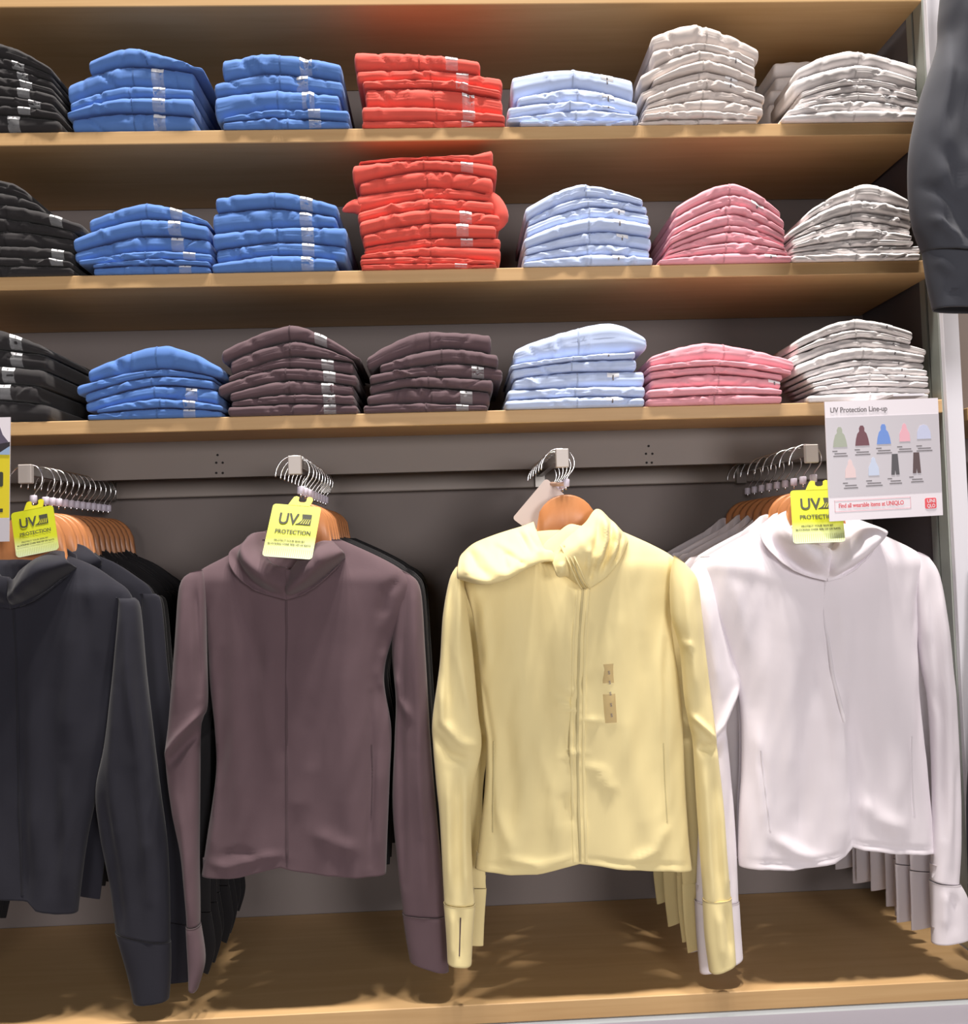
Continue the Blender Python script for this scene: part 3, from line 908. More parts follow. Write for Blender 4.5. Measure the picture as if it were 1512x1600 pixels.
class Card:
    """A thin flat (or gently bent) card; (u, v) in 0..1 from its lower left corner, bilinear between real corner points."""

    def __init__(self, tl, tr, br, bl, w, h, bend=0.0):
        self.c = [np.array(p, float) for p in (tl, tr, br, bl)]
        self.w, self.h, self.bend = w, h, bend
        n = np.cross(self.c[1] - self.c[0], self.c[3] - self.c[0])
        n /= np.linalg.norm(n)
        self.n = n if n[1] < 0 else -n

    def p(self, u, v, lift=0.0):
        tl, tr, br, bl = self.c
        q = (tl * (1 - u) + tr * u) * v + (bl * (1 - u) + br * u) * (1 - v)
        return q + self.n * (lift + self.bend * math.sin(math.pi * v))

    def slab(self, name, u0, v0, u1, v1, m, parent, lift=0.0, thick=0.0008, rad=0.0, nv=1):
        pts = []
        if rad > 0:
            ru, rv = rad / self.w, rad / self.h
            for (cu_, cv_, a0) in ((u1 - ru, v1 - rv, 0), (u0 + ru, v1 - rv, 90), (u0 + ru, v0 + rv, 180), (u1 - ru, v0 + rv, 270)):
                for k in range(5):
                    a = R(a0 + 22.5 * k)
                    pts.append((cu_ + ru * math.cos(a), cv_ + rv * math.sin(a)))
        else:
            pts = [(u1, v1), (u0, v1), (u0, v0), (u1, v0)]
        # rows so that a bent card bends
        V = [self.p(u, v, lift + thick) for u, v in pts] + [self.p(u, v, lift) for u, v in pts]
        k = len(pts)
        Fc = [tuple(range(k)), tuple(range(2 * k - 1, k - 1, -1))] + [(i, k + i, k + (i + 1) % k, (i + 1) % k) for i in range(k)]
        return new_obj(name, V, Fc, m, parent, smooth=False)

    def text(self, name, s, u, v, size, m, parent, lift=0.0022, align='LEFT', width=None):
        V, Fc = text_geo(s, size, align)
        if width:
            xs = [a for a, _, _ in V]
            k = width / (max(xs) - min(xs))
        else:
            k = 1.0
        W = [self.p(u + a * k / self.w, v + b / self.h, lift) for a, b, _ in V]
        return new_obj(name, W, Fc, m, parent, smooth=False)

    def poly(self, name, pts, m, parent, lift=0.0014, thick=0.0004):
        V = [self.p(u, v, lift + thick) for u, v in pts] + [self.p(u, v, lift) for u, v in pts]
        k = len(pts)
        Fc = [tuple(range(k)), tuple(range(2 * k - 1, k - 1, -1))] + [(i, k + i, k + (i + 1) % k, (i + 1) % k) for i in range(k)]
        return new_obj(name, V, Fc, m, parent, smooth=False)


def mat_tag():
    """Acid yellow plastic fading to a milky clear lower end with a fine grid (generated coordinate Z)."""
    m = mat_basic('tag_yellow_plastic', srgb(192, 198, 38), 0.4)
    nt = m.node_tree
    b = nt.nodes['Principled BSDF']
    tc = nt.nodes.new('ShaderNodeTexCoord')
    sp = nt.nodes.new('ShaderNodeSeparateXYZ')
    nt.links.new(tc.outputs['Generated'], sp.inputs[0])
    cr = nt.nodes.new('ShaderNodeValToRGB')
    e = cr.color_ramp.elements
    e[0].position, e[0].color = 0.05, srgb(206, 218, 180)
    e[1].position, e[1].color = 0.40, srgb(192, 198, 34)
    nt.links.new(sp.outputs['Z'], cr.inputs['Fac'])
    nt.links.new(cr.outputs['Color'], b.inputs['Base Color'])
    return m


M_TAG = mat_tag()
M_TAGLINE = mat_basic('tag_grid_line', srgb(176, 184, 110), 0.5)


def uv_tag(corners, Ys, ring, label):
    """corners: px TL TR BR BL; Ys their depths."""
    c = [pt(x, y, d) for (x, y), d in zip(corners, Ys)]
    c[2] = c[1] + c[3] - c[0]
    w, h = np.linalg.norm(c[1] - c[0]), np.linalg.norm(c[3] - c[0])
    T = empty('hang_tag', tuple((c[0] + c[1]) / 2))
    K = Card(*c, w, h)
    K.slab('tag_plate', 0, 0, 1, 1, M_TAG, T, rad=0.006)
    # tab with two prongs that clips round the size ring
    K.poly('tag_loop', [(0.30, 0.985), (0.36, 1.10), (0.40, 1.165), (0.45, 1.18), (0.505, 1.165), (0.505, 1.09), (0.545, 1.065), (0.625, 1.065), (0.665, 1.09),
                        (0.67, 1.165), (0.72, 1.185), (0.78, 1.17), (0.80, 1.12), (0.775, 1.05), (0.75, 0.985)], M_TAG2, T, lift=-0.001, thick=0.0018)
    K.text('lettering', 'UV', 0.17, 0.62, h * 0.30, M_INK, T, width=w * 0.40)
    K.text('lettering', 'PROTECTION', 0.15, 0.44, h * 0.105, M_INK, T, width=w * 0.72)
    K.text('lettering', 'PROTECT YOUR SKIN BY', 0.17, 0.29, h * 0.048, M_INK, T, width=w * 0.62)
    K.text('lettering', 'BLOCKING OVER 90% OF UV RAYS', 0.06, 0.225, h * 0.048, M_INK, T, width=w * 0.86)
    K.poly('emblem', [(0.64, 0.83), (0.84, 0.83), (0.84, 0.625), (0.52, 0.625), (0.60, 0.66), (0.66, 0.72)], M_INK, T)
    for k in range(4):
        K.poly('emblem_ray', [(0.63 + 0.05 * k, 0.640), (0.65 + 0.05 * k, 0.640), (0.705 + 0.04 * k, 0.735), (0.695 + 0.04 * k, 0.735)], M_TAG2, T, lift=0.002)
    gv, gf = [], []
    geos = []
    for k in range(24):
        u = 0.03 + 0.94 * k / 23
        pts4 = [K.p(u - 0.006, 0.02, 0.0012), K.p(u + 0.006, 0.02, 0.0012), K.p(u + 0.006, 0.16, 0.0012), K.p(u - 0.006, 0.16, 0.0012)]
        geos.append((pts4, [(0, 1, 2, 3)]))
    V, Fc = merge(*geos)
    new_obj('grid_lines', V, Fc, M_TAGLINE, T, smooth=False)
    tag(T, label, 'tag', 'yellow hang tags')
    return T


M_TAG2 = mat_basic('tag_loop_yellow', srgb(212, 208, 40), 0.4)


# ------------------------------------------------------------------ folded jackets
class Fold:
    """One folded jacket: rolled front edge, arched top, closed ends."""

    def __init__(self, x0, x1, ztop, zbot, yf, depth, seed, yback_drop=0.0):
        self.a = (x0, x1, ztop, zbot, yf, depth, seed)
        rr = random.Random(seed)
        self.groove_z = rr.uniform(0.35, 0.6)
        self.groove_a = rr.uniform(0.0012, 0.0034)
        self.ph = rr.uniform(0, 50)
        self.tilt = rr.uniform(-0.02, 0.02)
        self.nx, self.nf = 56, 15
        # creases radiating from the middle
        self.cr = []
        for _ in range(rr.randint(5, 9)):
            s = rr.uniform(-0.75, 0.75)
            self.cr.append((s, rr.uniform(-0.6, 0.6) + s * 0.5, rr.uniform(0.02, 0.05), rr.choice([-1, -1, 1]) * rr.uniform(0.002, 0.0065)))

    def profile(self, xs, ang):
        """World points of the front roll at positions xs for roll angles ang (-pi/2 bottom .. pi/2 top)."""
        x0, x1, zt, zb, yf, depth, seed = self.a
        xs = np.asarray(xs, float)[:, None]
        ang = np.asarray(ang, float)[None, :]
        s = (xs - x0) / (x1 - x0) * 2 - 1
        zt_, zb_ = zt(xs), zb(xs)
        h = np.maximum(zt_ - zb_, 0.006)
        zb_ = zt_ - h
        endr = np.clip((1 - np.abs(s)) / 0.05, 0, 1)
        pinch = 0.62 + 0.38 * np.sqrt(1 - (1 - endr) ** 2)
        n1 = np.array([noise.noise((float(x) * 22, self.ph, 0.3)) for x in xs[:, 0]])[:, None]
        n2 = np.array([noise.noise((float(x) * 60, self.ph, 4.3)) for x in xs[:, 0]])[:, None]
        zm = zb_ + h * 0.5
        hh = h * 0.5 * pinch
        sa, ca = np.sin(ang), np.cos(ang)
        Z = zm + hh * np.sign(sa) * np.abs(sa) ** 0.9 + 0.0022 * (n2 - 0.6) * np.clip(sa, 0, 1)
        rd = np.clip(h * 0.5, 0.004, 0.014)
        bulge = rd * (1 - np.abs(ca) ** 0.75)            # how far behind the foremost line
        under = np.clip(-sa, 0, 1) ** 1.5 * np.clip(h * 0.13, 0.001, 0.006)   # the lower half tucks back
        Yv = yf + bulge + under + 0.0022 * n1 + 0.0012 * n2 + self.tilt * (xs - (x0 + x1) / 2) + (1 - pinch) * 0.02
        f = (Z - zb_) / h
        g = self.groove_a * np.exp(-((f - self.groove_z - 0.12 * n1) / 0.07) ** 2) * np.clip(0.5 + 1.2 * n1 + 0.4, 0, 1)
        Yv = Yv + g
        for (s0, sl, w, am) in self.cr:
            dline = s - (s0 + sl * (f - 0.5) * 0.35)
            Yv = Yv - am * np.exp(-(dline / w) ** 2) * np.clip(ca, 0, 1) ** 0.5
        X = xs + 0 * ang
        return X, Yv, Z

    def build(self, name, m, parent):
        x0, x1, zt, zb, yf, depth, seed = self.a
        nx, nf = self.nx, self.nf
        e = 0.5 - 0.5 * np.cos(np.linspace(0, math.pi, nx))
        lin = np.linspace(0, 1, nx)
        xs = x0 + (x1 - x0) * (0.45 * e + 0.55 * lin)
        ang = np.linspace(-math.pi / 2, math.pi / 2, nf)
        X, Yv, Z = self.profile(xs, ang)
        yb = yf + depth
        ext = [0.25, 0.65, 1.0]
        cols = []
        P = np.stack([X, Yv, Z], -1)
        topb, botb = [], []
        for k in ext:
            q = P[:, -1].copy()
            q[:, 1] = P[:, -1, 1] * (1 - k) + yb * k
            topb.append(q)
            q2 = P[:, 0].copy()
            q2[:, 1] = P[:, 0, 1] * (1 - k) + yb * k
            botb.append(q2)
        ring = np.concatenate([P, np.stack(topb, 1), np.stack(botb[::-1], 1)], 1)
        nr = ring.shape[1]
        V = ring.reshape(-1, 3)
        Fc = []
        for i in range(nx - 1):
            for k in range(nr):
                a, b = i * nr + k, i * nr + (k + 1) % nr
                Fc.append((a, b, b + nr, a + nr))
        Fc.append(tuple(range(nr))[::-1])
        Fc.append(tuple((nx - 1) * nr + k for k in range(nr)))
        return new_obj(name, V, Fc, m, parent)

    def patch(self, name, xa, xb, a0, a1, m, parent, lift):
        xs = np.linspace(xa, xb, 4)
        ang = np.linspace(R(a0), R(a1), 7)
        X, Yv, Z = self.profile(xs, ang)
        zc = Z.mean()
        Yo = Yv - lift
        Zo = Z + lift * np.sin(ang)[None, :]
        n = X.size
        V = np.concatenate([np.stack([X, Yo, Zo], -1).reshape(-1, 3), np.stack([X, Yo + lift * 0.6, Z], -1).reshape(-1, 3)])
        Fc = []
        for i in range(3):
            for k in range(6):
                a = i * 7 + k
                Fc.append((a, a + 1, a + 8, a + 7))
        return new_obj(name, V[:n], Fc, m, parent)


ORD = ['topmost', 'second', 'third', 'fourth', 'fifth', 'sixth', 'seventh', 'eighth', 'ninth', 'tenth', 'eleventh']
CNAME = {'blue': 'cobalt blue', 'red': 'coral red', 'lightblue': 'light blue', 'greige': 'greige', 'white': 'off-white',
         'pink': 'rose pink', 'brown': 'dark brown', 'black': 'black'}
SHELFN = ['top shelf', 'middle shelf', 'lowest shelf']


def curve_top(xl, yl, xp, yc, xr, yr, Y):
    """Height of the upper edge as a function of world x (flat beyond its ends)."""
    A, B, C = pt(xl, yl, Y), pt(xp, yc, Y), pt(xr, yr, Y)

    def f(x):
        x = np.asarray(x, float)
        t1 = np.clip((B[0] - x) / max(B[0] - A[0], 1e-4), 0, 1.15)
        t2 = np.clip((x - B[0]) / max(C[0] - B[0], 1e-4), 0, 1.15)
        return B[2] - (B[2] - A[2]) * t1 ** 1.55 - (B[2] - C[2]) * t2 ** 1.55
    return f


def stack(shelf, colour, where, rows, Yf=-0.006, depth=0.27, stickers=None, group=None, peak=None, small=False):
    """rows: top to bottom, (xl, xr, yl, yc, yr[, xpeak]) upper edge of each folded jacket in photo pixels at the front of the shelf."""
    n = len(rows)
    zsh = shelf_z[shelf]
    fs = []
    for k, r in enumerate(rows):
        xl, xr, yl, yc, yr = r[:5]
        xp = r[5] if len(r) > 5 else (peak if peak else (xl + xr) / 2)
        fs.append((xl, xr, curve_top(xl, yl, xp, yc, xr, yr, Yf)))
    prev_ok = None
    for k in range(n - 1, -1, -1):
        xl, xr, zt = fs[k]
        low = fs[k + 1][2] if k + 1 < n else None
        if low is None:
            zb = lambda x, z=zsh: np.full(np.shape(x), z + 0.0005)
        else:
            zb = lambda x, f=low: np.maximum(f(x) + 0.0010, zsh + 0.0005)
        zt2 = lambda x, f=zt, b=zb: np.maximum(f(x), b(x) + 0.0055)
        fs[k] = (xl, xr, zt2)
        x0, x1 = pt(xl, rows[k][2], Yf)[0], pt(xr, rows[k][4], Yf)[0]
        seed = hash((shelf, round(xl), k, colour)) % 99991 if False else (shelf * 7919 + int(xl) * 31 + k * 101) % 99991
        rr = random.Random(seed)
        dyf = rr.uniform(-0.005, 0.004)
        xm = (x0 + x1) / 2
        zmid = float(zb(np.array(xm)))
        J = empty('folded_jacket', (xm, Yf + 0.13, zmid))
        fo = Fold(x0, x1, zt2, zb, Yf + dyf, depth * rr.uniform(0.95, 1.0), seed)
        fo.build('body', FAB[colour], J)
        # zip line down the middle of the front fold
        if not small:
            zx_ = xm + rr.uniform(-0.006, 0.006)
            fo.patch('zipper', zx_ - 0.0016, zx_ + 0.0016, -60, 80, ZIPM[colour], J, 0.0008)
        if stickers and stickers[k] is not None:
            sxp = stickers[k]
            xa = pt(sxp - 9.5, rows[k][3], Yf)[0]
            xb = pt(sxp + 9.5, rows[k][3], Yf)[0]
            if colour in ('lightblue', 'white', 'greige', 'pink'):
                L = fo.patch('size_label', xa, xb, 8, 52, M_LABEL, J, 0.0010)
                fo.patch('size_mark', (xa + xb) / 2 - 0.0014, (xa + xb) / 2 + 0.0014, -12, 24, M_INKB, J, 0.0016)
            else:
                fo.patch('size_label', xa, xb, 22, 58, M_LABEL, J, 0.0010)
                fo.patch('size_strip', xa, xb, -62, 22, M_CLEARSTRIP, J, 0.0008)
                fo.patch('size_mark', (xa + xb) / 2 - 0.0012, (xa + xb) / 2 + 0.0012, 30, 48, M_INKB, J, 0.0016)
        if colour == 'red' and shelf == 1 and k == 3:
            for path, rads in (([(566, 325), (556, 323), (546, 325), (535, 330)], [0.017, 0.015, 0.010, 0.002]), ([(758, 306), (770, 315), (779, 330), (780, 344), (770, 358)], [0.012, 0.017, 0.018, 0.010])):
                Q = catmull(np.array([pt(a_, b_, Yf + 0.02) for a_, b_ in path]), np.linspace(0, len(path) - 1, 12))
                V_, F_ = tube_path(Q, np.interp(np.linspace(0, 1, 12), [0, .3, .7, 1], rads), 12)
                new_obj('sleeve', V_, F_, FAB[colour], J)
        pos = ORD[k] if k == 0 else (ORD[k] + ' from top' if k < n - 1 else 'bottom')
        lab = '%s folded jacket, %s in the %s on the %s' % (CNAME[colour], pos, where, SHELFN[shelf])
        tag(J, lab, 'jacket', '%s on the %s' % (where, SHELFN[shelf]))


# top shelf
stack(0, 'black', 'black pile', [(-118, 82, 100, 63, 108), (-116, 80, 112, 86, 116), (-115, 82, 124, 102, 126), (-117, 82, 134, 117, 137), (-115, 86, 146, 131, 148),
                                 (-115, 84, 160, 148, 162), (-117, 92, 172, 163, 175), (-117, 92, 184, 176, 186)], stickers=[None, 27, 33, 40, 37, 54, 38, 20], peak=-14)
stack(0, 'blue', 'left blue pile', [(138, 318, 95, 73, 112, 200), (104, 302, 131, 100, 110, 200), (108, 302, 160, 132, 138, 200), (104, 302, 176, 151, 153, 205), (110, 302, 184, 173, 178, 190)],
      stickers=[None, 245, 248, 248, 248])
stack(0, 'blue', 'right blue pile', [(346, 533, 92, 81, 98, 415), (333, 535, 128, 111, 125, 420), (334, 530, 149, 139, 148, 430), (347, 545, 185, 170, 172, 430), (347, 545, 191, 183, 190, 430)],
      stickers=[477, 471, 481, 491, 492])
stack(0, 'red', 'coral pile', [(553, 750, 80, 79, 94, 620), (556, 785, 108, 106, 118, 650), (566, 783, 126, 122, 140, 650), (570, 785, 137, 135, 152, 660), (565, 789, 165, 165, 180, 640), (565, 789, 188, 187, 190)],
      stickers=[705, 722, 721, 731, 732, 730])
stack(0, 'lightblue', 'light blue pile', [(799, 990, 116, 104, 122, 885), (808, 997, 152, 134, 158, 900), (793, 985, 166, 156, 175, 890), (792, 998, 184, 170, 180, 915), (812, 990, 190, 188, 191)],
      stickers=[948, 950, 950, None, None])
stack(0, 'greige', 'greige pile', [(1018, 1186, 55, 35, 76, 1085), (1019, 1180, 78, 66, 93, 1095), (1000, 1180, 116, 78, 105, 1095), (1020, 1182, 126, 94, 124, 1100), (1002, 1182, 140, 110, 133, 1100),
                                   (1010, 1195, 152, 122, 150, 1105), (1010, 1193, 163, 138, 160, 1105), (1005, 1193, 171, 153, 168, 1105), (1005, 1185, 179, 171, 180, 1090), (998, 1184, 187, 184, 187)],
      stickers=[None, None, 1147, None, 1143, 1140, None, None, None, None])
stack(0, 'white', 'off-white pile', [(1246, 1435, 105, 75, 100, 1325), (1240, 1432, 123, 98, 122, 1345), (1252, 1434, 142, 120, 140, 1340), (1250, 1436, 152, 130, 150, 1340), (1244, 1438, 161, 141, 158, 1340),
                                     (1230, 1438, 171, 154, 167, 1340), (1222, 1438, 181, 170, 178, 1330)], stickers=[None, None, None, None, 1390, 1392, None], Yf=-0.01, depth=0.135)
stack(0, 'white', 'dim rear off-white pile', [(1208, 1400, 97, 92, 100), (1212, 1400, 118, 114, 118), (1202, 1400, 140, 136, 140), (1200, 1400, 160, 157, 160)], Yf=0.15, depth=0.17, small=True)
# middle shelf
stack(1, 'black', 'black pile', [(-112, 40, 300, 278, 296), (-112, 60, 318, 300, 318), (-110, 128, 345, 318, 350), (-108, 116, 358, 340, 362), (-110, 115, 373, 358, 373), (-110, 112, 391, 383, 391), (-110, 112, 408, 402, 408), (-110, 112, 418, 415, 418)],
      stickers=[None, None, 88, None, None, 91, 91, None], peak=-4)
stack(1, 'blue', 'left blue pile', [(137, 325, 342, 315, 345, 228), (113, 325, 372, 340, 352, 232), (114, 327, 393, 366, 374, 232), (122, 330, 407, 391, 396, 235), (143, 327, 414, 404, 409, 235), (143, 327, 418, 413, 416)],
      stickers=[275, 273, 276, 296, None, 289])
stack(1, 'blue', 'right blue pile', [(336, 527, 307, 298, 320, 430), (331, 525, 332, 323, 338, 425), (331, 541, 364, 353, 354, 445), (336, 540, 388, 376, 384, 440), (330, 525, 412, 397, 406, 440)],
      stickers=[478, 477, 480, 481, 480])
stack(1, 'red', 'tall coral pile', [(560, 770, 252, 240, 230, 740), (550, 776, 257, 249, 257, 665), (560, 770, 284, 264, 277, 670), (556, 770, 303, 290, 303, 680), (558, 772, 330, 308, 313, 675), (561, 781, 346, 325, 335, 675),
                                    (566, 775, 366, 347, 352, 675), (568, 782, 384, 370, 371, 680), (563, 782, 398, 384, 385, 690), (562, 775, 404, 400, 408, 650), (564, 776, 413, 411, 414)],
      stickers=[None, 729, None, None, None, 727, 722, 729, None, None, 720])
stack(1, 'lightblue', 'light blue pile', [(820, 1005, 325, 285, 312, 908), (824, 1012, 342, 306, 322, 915), (822, 1015, 353, 320, 333, 925), (818, 1017, 372, 338, 350, 928), (820, 1018, 388, 360, 370, 935), (818, 1016, 399, 379, 389, 930), (817, 1020, 409, 396, 401, 930)],
      stickers=[None, None, 967, 967, 972, None, 966])
stack(1, 'pink', 'rose pink pile', [(1055, 1220, 322, 284, 332, 1142), (1053, 1225, 340, 302, 345, 1145), (1050, 1227, 358, 319, 360, 1145), (1046, 1228, 371, 333, 369, 1145), (1048, 1228, 381, 350, 378, 1145), (1043, 1228, 391, 360, 386, 1145), (1040, 1232, 398, 376, 392, 1145), (1030, 1238, 405, 394, 399, 1140)],
      stickers=[None, 1182, None, None, None, None, None, 1203])
stack(1, 'white', 'off-white pile', [(1262, 1420, 330, 284, 312, 1358), (1232, 1426, 362, 311, 327, 1340), (1240, 1426, 368, 330, 345, 1345), (1236, 1425, 375, 343, 357, 1345), (1240, 1425, 383, 356, 367, 1345), (1235, 1428, 389, 372, 376, 1345), (1238, 1440, 394, 384, 382, 1350), (1238, 1438, 400, 395, 395)],
      stickers=[None, None, 1392, None, 1376, None, 1391, 1384])
# lowest shelf
stack(2, 'black', 'black pile', [(-122, 74, 540, 512, 545), (-122, 72, 562, 544, 554), (-120, 70, 584, 571, 578), (-122, 60, 608, 598, 603), (-120, 76, 634, 624, 632)], stickers=[24, 24, 13, 7, None], peak=-20)
stack(2, 'blue', 'cobalt blue pile', [(136, 347, 578, 538, 575, 255), (119, 332, 603, 575, 588, 250), (130, 334, 615, 587, 594, 248), (131, 340, 629, 601, 609, 248), (150, 347, 640, 622, 634, 245), (135, 345, 648, 637, 642, 250)],
      stickers=[None, None, None, 298, 296, 295])
stack(2, 'brown', 'left brown pile', [(345, 562, 548, 506, 560, 455), (358, 552, 562, 531, 562, 460), (355, 552, 588, 556, 566, 458), (340, 557, 603, 573, 585, 445), (358, 552, 614, 593, 602, 450), (360, 553, 627, 615, 617, 450), (356, 558, 636, 630, 633)],
      stickers=[500, None, 511, 514, 511, 514, 515])
stack(2, 'brown', 'right brown pile', [(572, 767, 558, 516, 522, 665), (593, 778, 570, 543, 554, 695), (577, 785, 586, 567, 576, 700), (577, 770, 601, 588, 593, 660), (573, 765, 618, 604, 612, 640), (567, 762, 633, 629, 634, 640)],
      stickers=[None, None, 746, None, 728, 722])
stack(2, 'lightblue', 'light blue pile', [(803, 1011, 545, 502, 527, 953), (797, 993, 570, 552, 548, 950), (799, 995, 578, 562, 560, 930), (802, 1008, 592, 580, 578, 900), (793, 1008, 609, 604, 603, 910), (789, 1007, 626, 619, 621, 910)],
      stickers=[None, 950, None, 958, None, 956])
stack(2, 'pink', 'rose pink pile', [(1016, 1243, 556, 533, 562, 1100), (1013, 1238, 572, 561, 578, 1110), (1015, 1225, 580, 571, 584, 1110), (1017, 1222, 592, 583, 594, 1110), (1012, 1222, 607, 602, 608, 1125), (1012, 1222, 622, 616, 617, 1130)],
      stickers=[None, None, None, 1210, None, None])
stack(2, 'white', 'off-white pile', [(1243, 1428, 532, 497, 517, 1335), (1245, 1425, 545, 513, 531, 1340), (1237, 1450, 557, 526, 544, 1345), (1243, 1445, 571, 541, 554, 1340), (1256, 1447, 582, 560, 567, 1345), (1260, 1450, 591, 571, 577, 1345), (1267, 1450, 598, 584, 588, 1350), (1270, 1450, 605, 594, 597, 1350), (1280, 1456, 611, 603, 606, 1350), (1262, 1450, 618, 613, 615)],
      stickers=[1385, None, 1397, 1397, 1405, 1407, 1410, None, None, None], depth=0.135)
stack(2, 'white', 'dim rear off-white pile', [(1236, 1400, 545, 540, 540), (1236, 1400, 565, 562, 562), (1236, 1400, 585, 582, 582), (1240, 1400, 602, 600, 600)], Yf=0.15, depth=0.17, small=True)

# ------------------------------------------------------------------ hanging jackets
navy = navy_jacket()
brown = brown_jacket()
yellow = yellow_jacket()
white = white_jacket()
mats_black = FAB['blackj']

front_hangers = []
hlabels = ['wooden hanger inside the front navy jacket on the leftmost arm', 'wooden hanger inside the front brown jacket', 'wooden hanger with a round top showing inside the yellow hood',
           'wooden hanger inside the front white jacket']
for i, lab in enumerate(hlabels):
    h = make_hanger(arm_pos[i][0], arm_pos[i][1], -0.095, M_HANGWOOD, half=(0.135, 0.16, 0.165, 0.165)[i], drop=(0.022, 0.008, 0.0, 0.0)[i])
    tag(h, lab, 'hanger', 'wooden hangers')
    front_hangers.append(h)

ORDB = ['first', 'second', 'third', 'fourth', 'fifth', 'sixth', 'seventh', 'eighth', 'ninth', 'tenth', 'eleventh', 'twelfth', 'thirteenth']


def swap(root, m, z):
    for ch in root.children:
        if ch.type == 'MESH':
            me = ch.data.copy()
            me.materials.clear()
            me.materials.append(z if 'zip' in ch.name else m)
            ch.data = me


def fill_arm(i, src, y0, step, count, colours, what, armname, dxs=None, turns=None, flat=0.22, dz=None, narrow=1.0):
    protos = {}
    for k in range(count):
        y = y0 + step * k
        h = copy_tree(front_hangers[i])
        h.location.y = y
        tag(h, 'wooden hanger, %s behind the front one on the %s' % (ORDB[k], armname), 'hanger', 'wooden hangers')
        c = colours[k]
        if c is not None and c not in protos:
            r = copy_tree(src)
            for ch in list(r.children):
                nm = ch.name.split('.')[0]
                if nm not in ('body', 'sleeve', 'cuff', 'hood', 'zipper'):
                    bpy.data.objects.remove(ch)
            swap(r, FAB[c], ZIPM[c])
            protos[c] = r
            j = r
        elif c is None:
            src_ = src
            j = copy_tree(protos.get(None, src))
            if None not in protos:
                for ch in list(j.children):
                    nm = ch.name.split('.')[0]
                    if nm not in ('body', 'sleeve', 'cuff', 'hood', 'zipper'):
                        bpy.data.objects.remove(ch)
                protos[None] = j
        else:
            j = copy_tree(protos[c])
        j.location = (src.location.x + (dxs[k] if dxs else 0), y, src.location.z + (dz[k] if dz else 0))
        j.scale = (narrow, flat, 1)
        j.rotation_euler = (0, 0, turns[k] if turns else 0)
        nmc = what[k]
        tag(j, '%s hanging %s behind the front jacket on the %s' % (nmc, ORDB[k], armname), 'jacket', 'jackets hanging behind the front ones')


rj = random.Random(3)
rnd = lambda n, a: [rj.uniform(-a, a) for _ in range(n)]
fill_arm(0, navy, -0.045, 0.028, 12, [None, None] + ['blackj'] * 10, ['navy jacket'] * 2 + ['black jacket'] * 10, 'leftmost arm', [0.022, 0.012] + rnd(10, 0.006), rnd(12, 0.012), dz=[0.004] + rnd(11, 0.004))
fill_arm(1, brown, -0.045, 0.040, 8, ['blackj'] * 8, ['black jacket'] * 8, 'brown jacket arm', [0.004] + rnd(7, 0.008), rnd(8, 0.02), dz=[0.0] + rnd(7, 0.006))
fill_arm(2, yellow, -0.045, 0.058, 5, [None] * 5, ['pale yellow jacket'] * 5, 'yellow jacket arm', [0.004, 0.006, -0.004, 0.008, 0.0], [0.02, -0.04, 0.03, -0.03, 0.02], narrow=0.90)
fill_arm(3, white, -0.045, 0.046, 8, [None] * 8, ['white jacket'] * 8, 'rightmost arm', [0.0] + rnd(7, 0.012), rnd(8, 0.06), flat=0.28, dz=[0.0] + rnd(7, 0.008), narrow=0.95)

# ------------------------------------------------------------------ hang tags
YT = YJ - 0.085
uv_tag([(427, 787), (502, 793), (488, 877), (409, 869)], [-0.130, -0.122, 0, -0.190], (466, 777, -0.105), 'yellow UV tag hanging tilted over the brown jacket collar')
uv_tag([(1234, 767), (1312, 764), (1317, 850), (1239, 850)], [-0.122, -0.122, 0, -0.186], (1272, 758, -0.105), 'yellow UV tag over the white jacket collar, partly behind the printed sign')
uv_tag([(17, 802), (83, 789), (90, 853), (26, 872)], [-0.122, -0.118, 0, -0.135], (42, 780, -0.105), 'yellow UV tag tucked into the navy jacket hood')
c = [pt(853, 749, -0.07), pt(875, 764, -0.07), pt(836, 822, -0.07), pt(802, 810, -0.07)]
gt = empty('hang_tag', tuple(c[0]))
c = [pt(853, 747, -0.064), pt(884, 775, -0.064), pt(838, 838, -0.066), pt(800, 810, -0.066)]
K = Card(*c, np.linalg.norm(c[1] - c[0]), np.linalg.norm(c[3] - c[0]))
K.slab('tag_plate', 0, 0, 1, 1, mat_basic('tag_back_grey', srgb(206, 190, 184), 0.5), gt, rad=0.006)
V, Fc = tube_path([pt(862, 756, -0.066), pt(872, 757, -0.085), pt(880, 756, -0.10)], 0.004, 8)
new_obj('tag_loop', V, Fc, mat_basic('tag_back_loop', srgb(206, 170, 150), 0.5), gt)
tag(gt, 'blank pinkish grey hang tag turned backwards behind the yellow jacket hanger', 'tag')

# ------------------------------------------------------------------ printed sign on the right
YS = -0.185
M_SIGN = mat_basic('sign_white_print', srgb(232, 226, 234), 0.35)
M_SIGNG = mat_basic('sign_grey_print', srgb(196, 192, 200), 0.35)
M_REDLOGO = mat_basic('sign_red_logo', srgb(232, 72, 84), 0.4)
sg = empty('printed_sign', tuple(pt(1378, 626, YS)))
c = [pt(1287, 628, YS), pt(1464, 622, YS), pt(1472, 805, YS), pt(1295, 815, YS)]
SW, SH = np.linalg.norm(c[1] - c[0]), np.linalg.norm(c[3] - c[0])
K = Card(*c, SW, SH)
K.slab('board', 0, 0, 1, 1, M_SIGN, sg, thick=0.002)
K.slab('picture_panel', 0.004, 0.205, 0.996, 0.865, M_SIGNG, sg, lift=0.002, thick=0.0004)
K.text('lettering', 'UV Protection Line-up', 0.045, 0.905, SH * 0.062, M_INKB, sg, lift=0.0028, width=SW * 0.50)
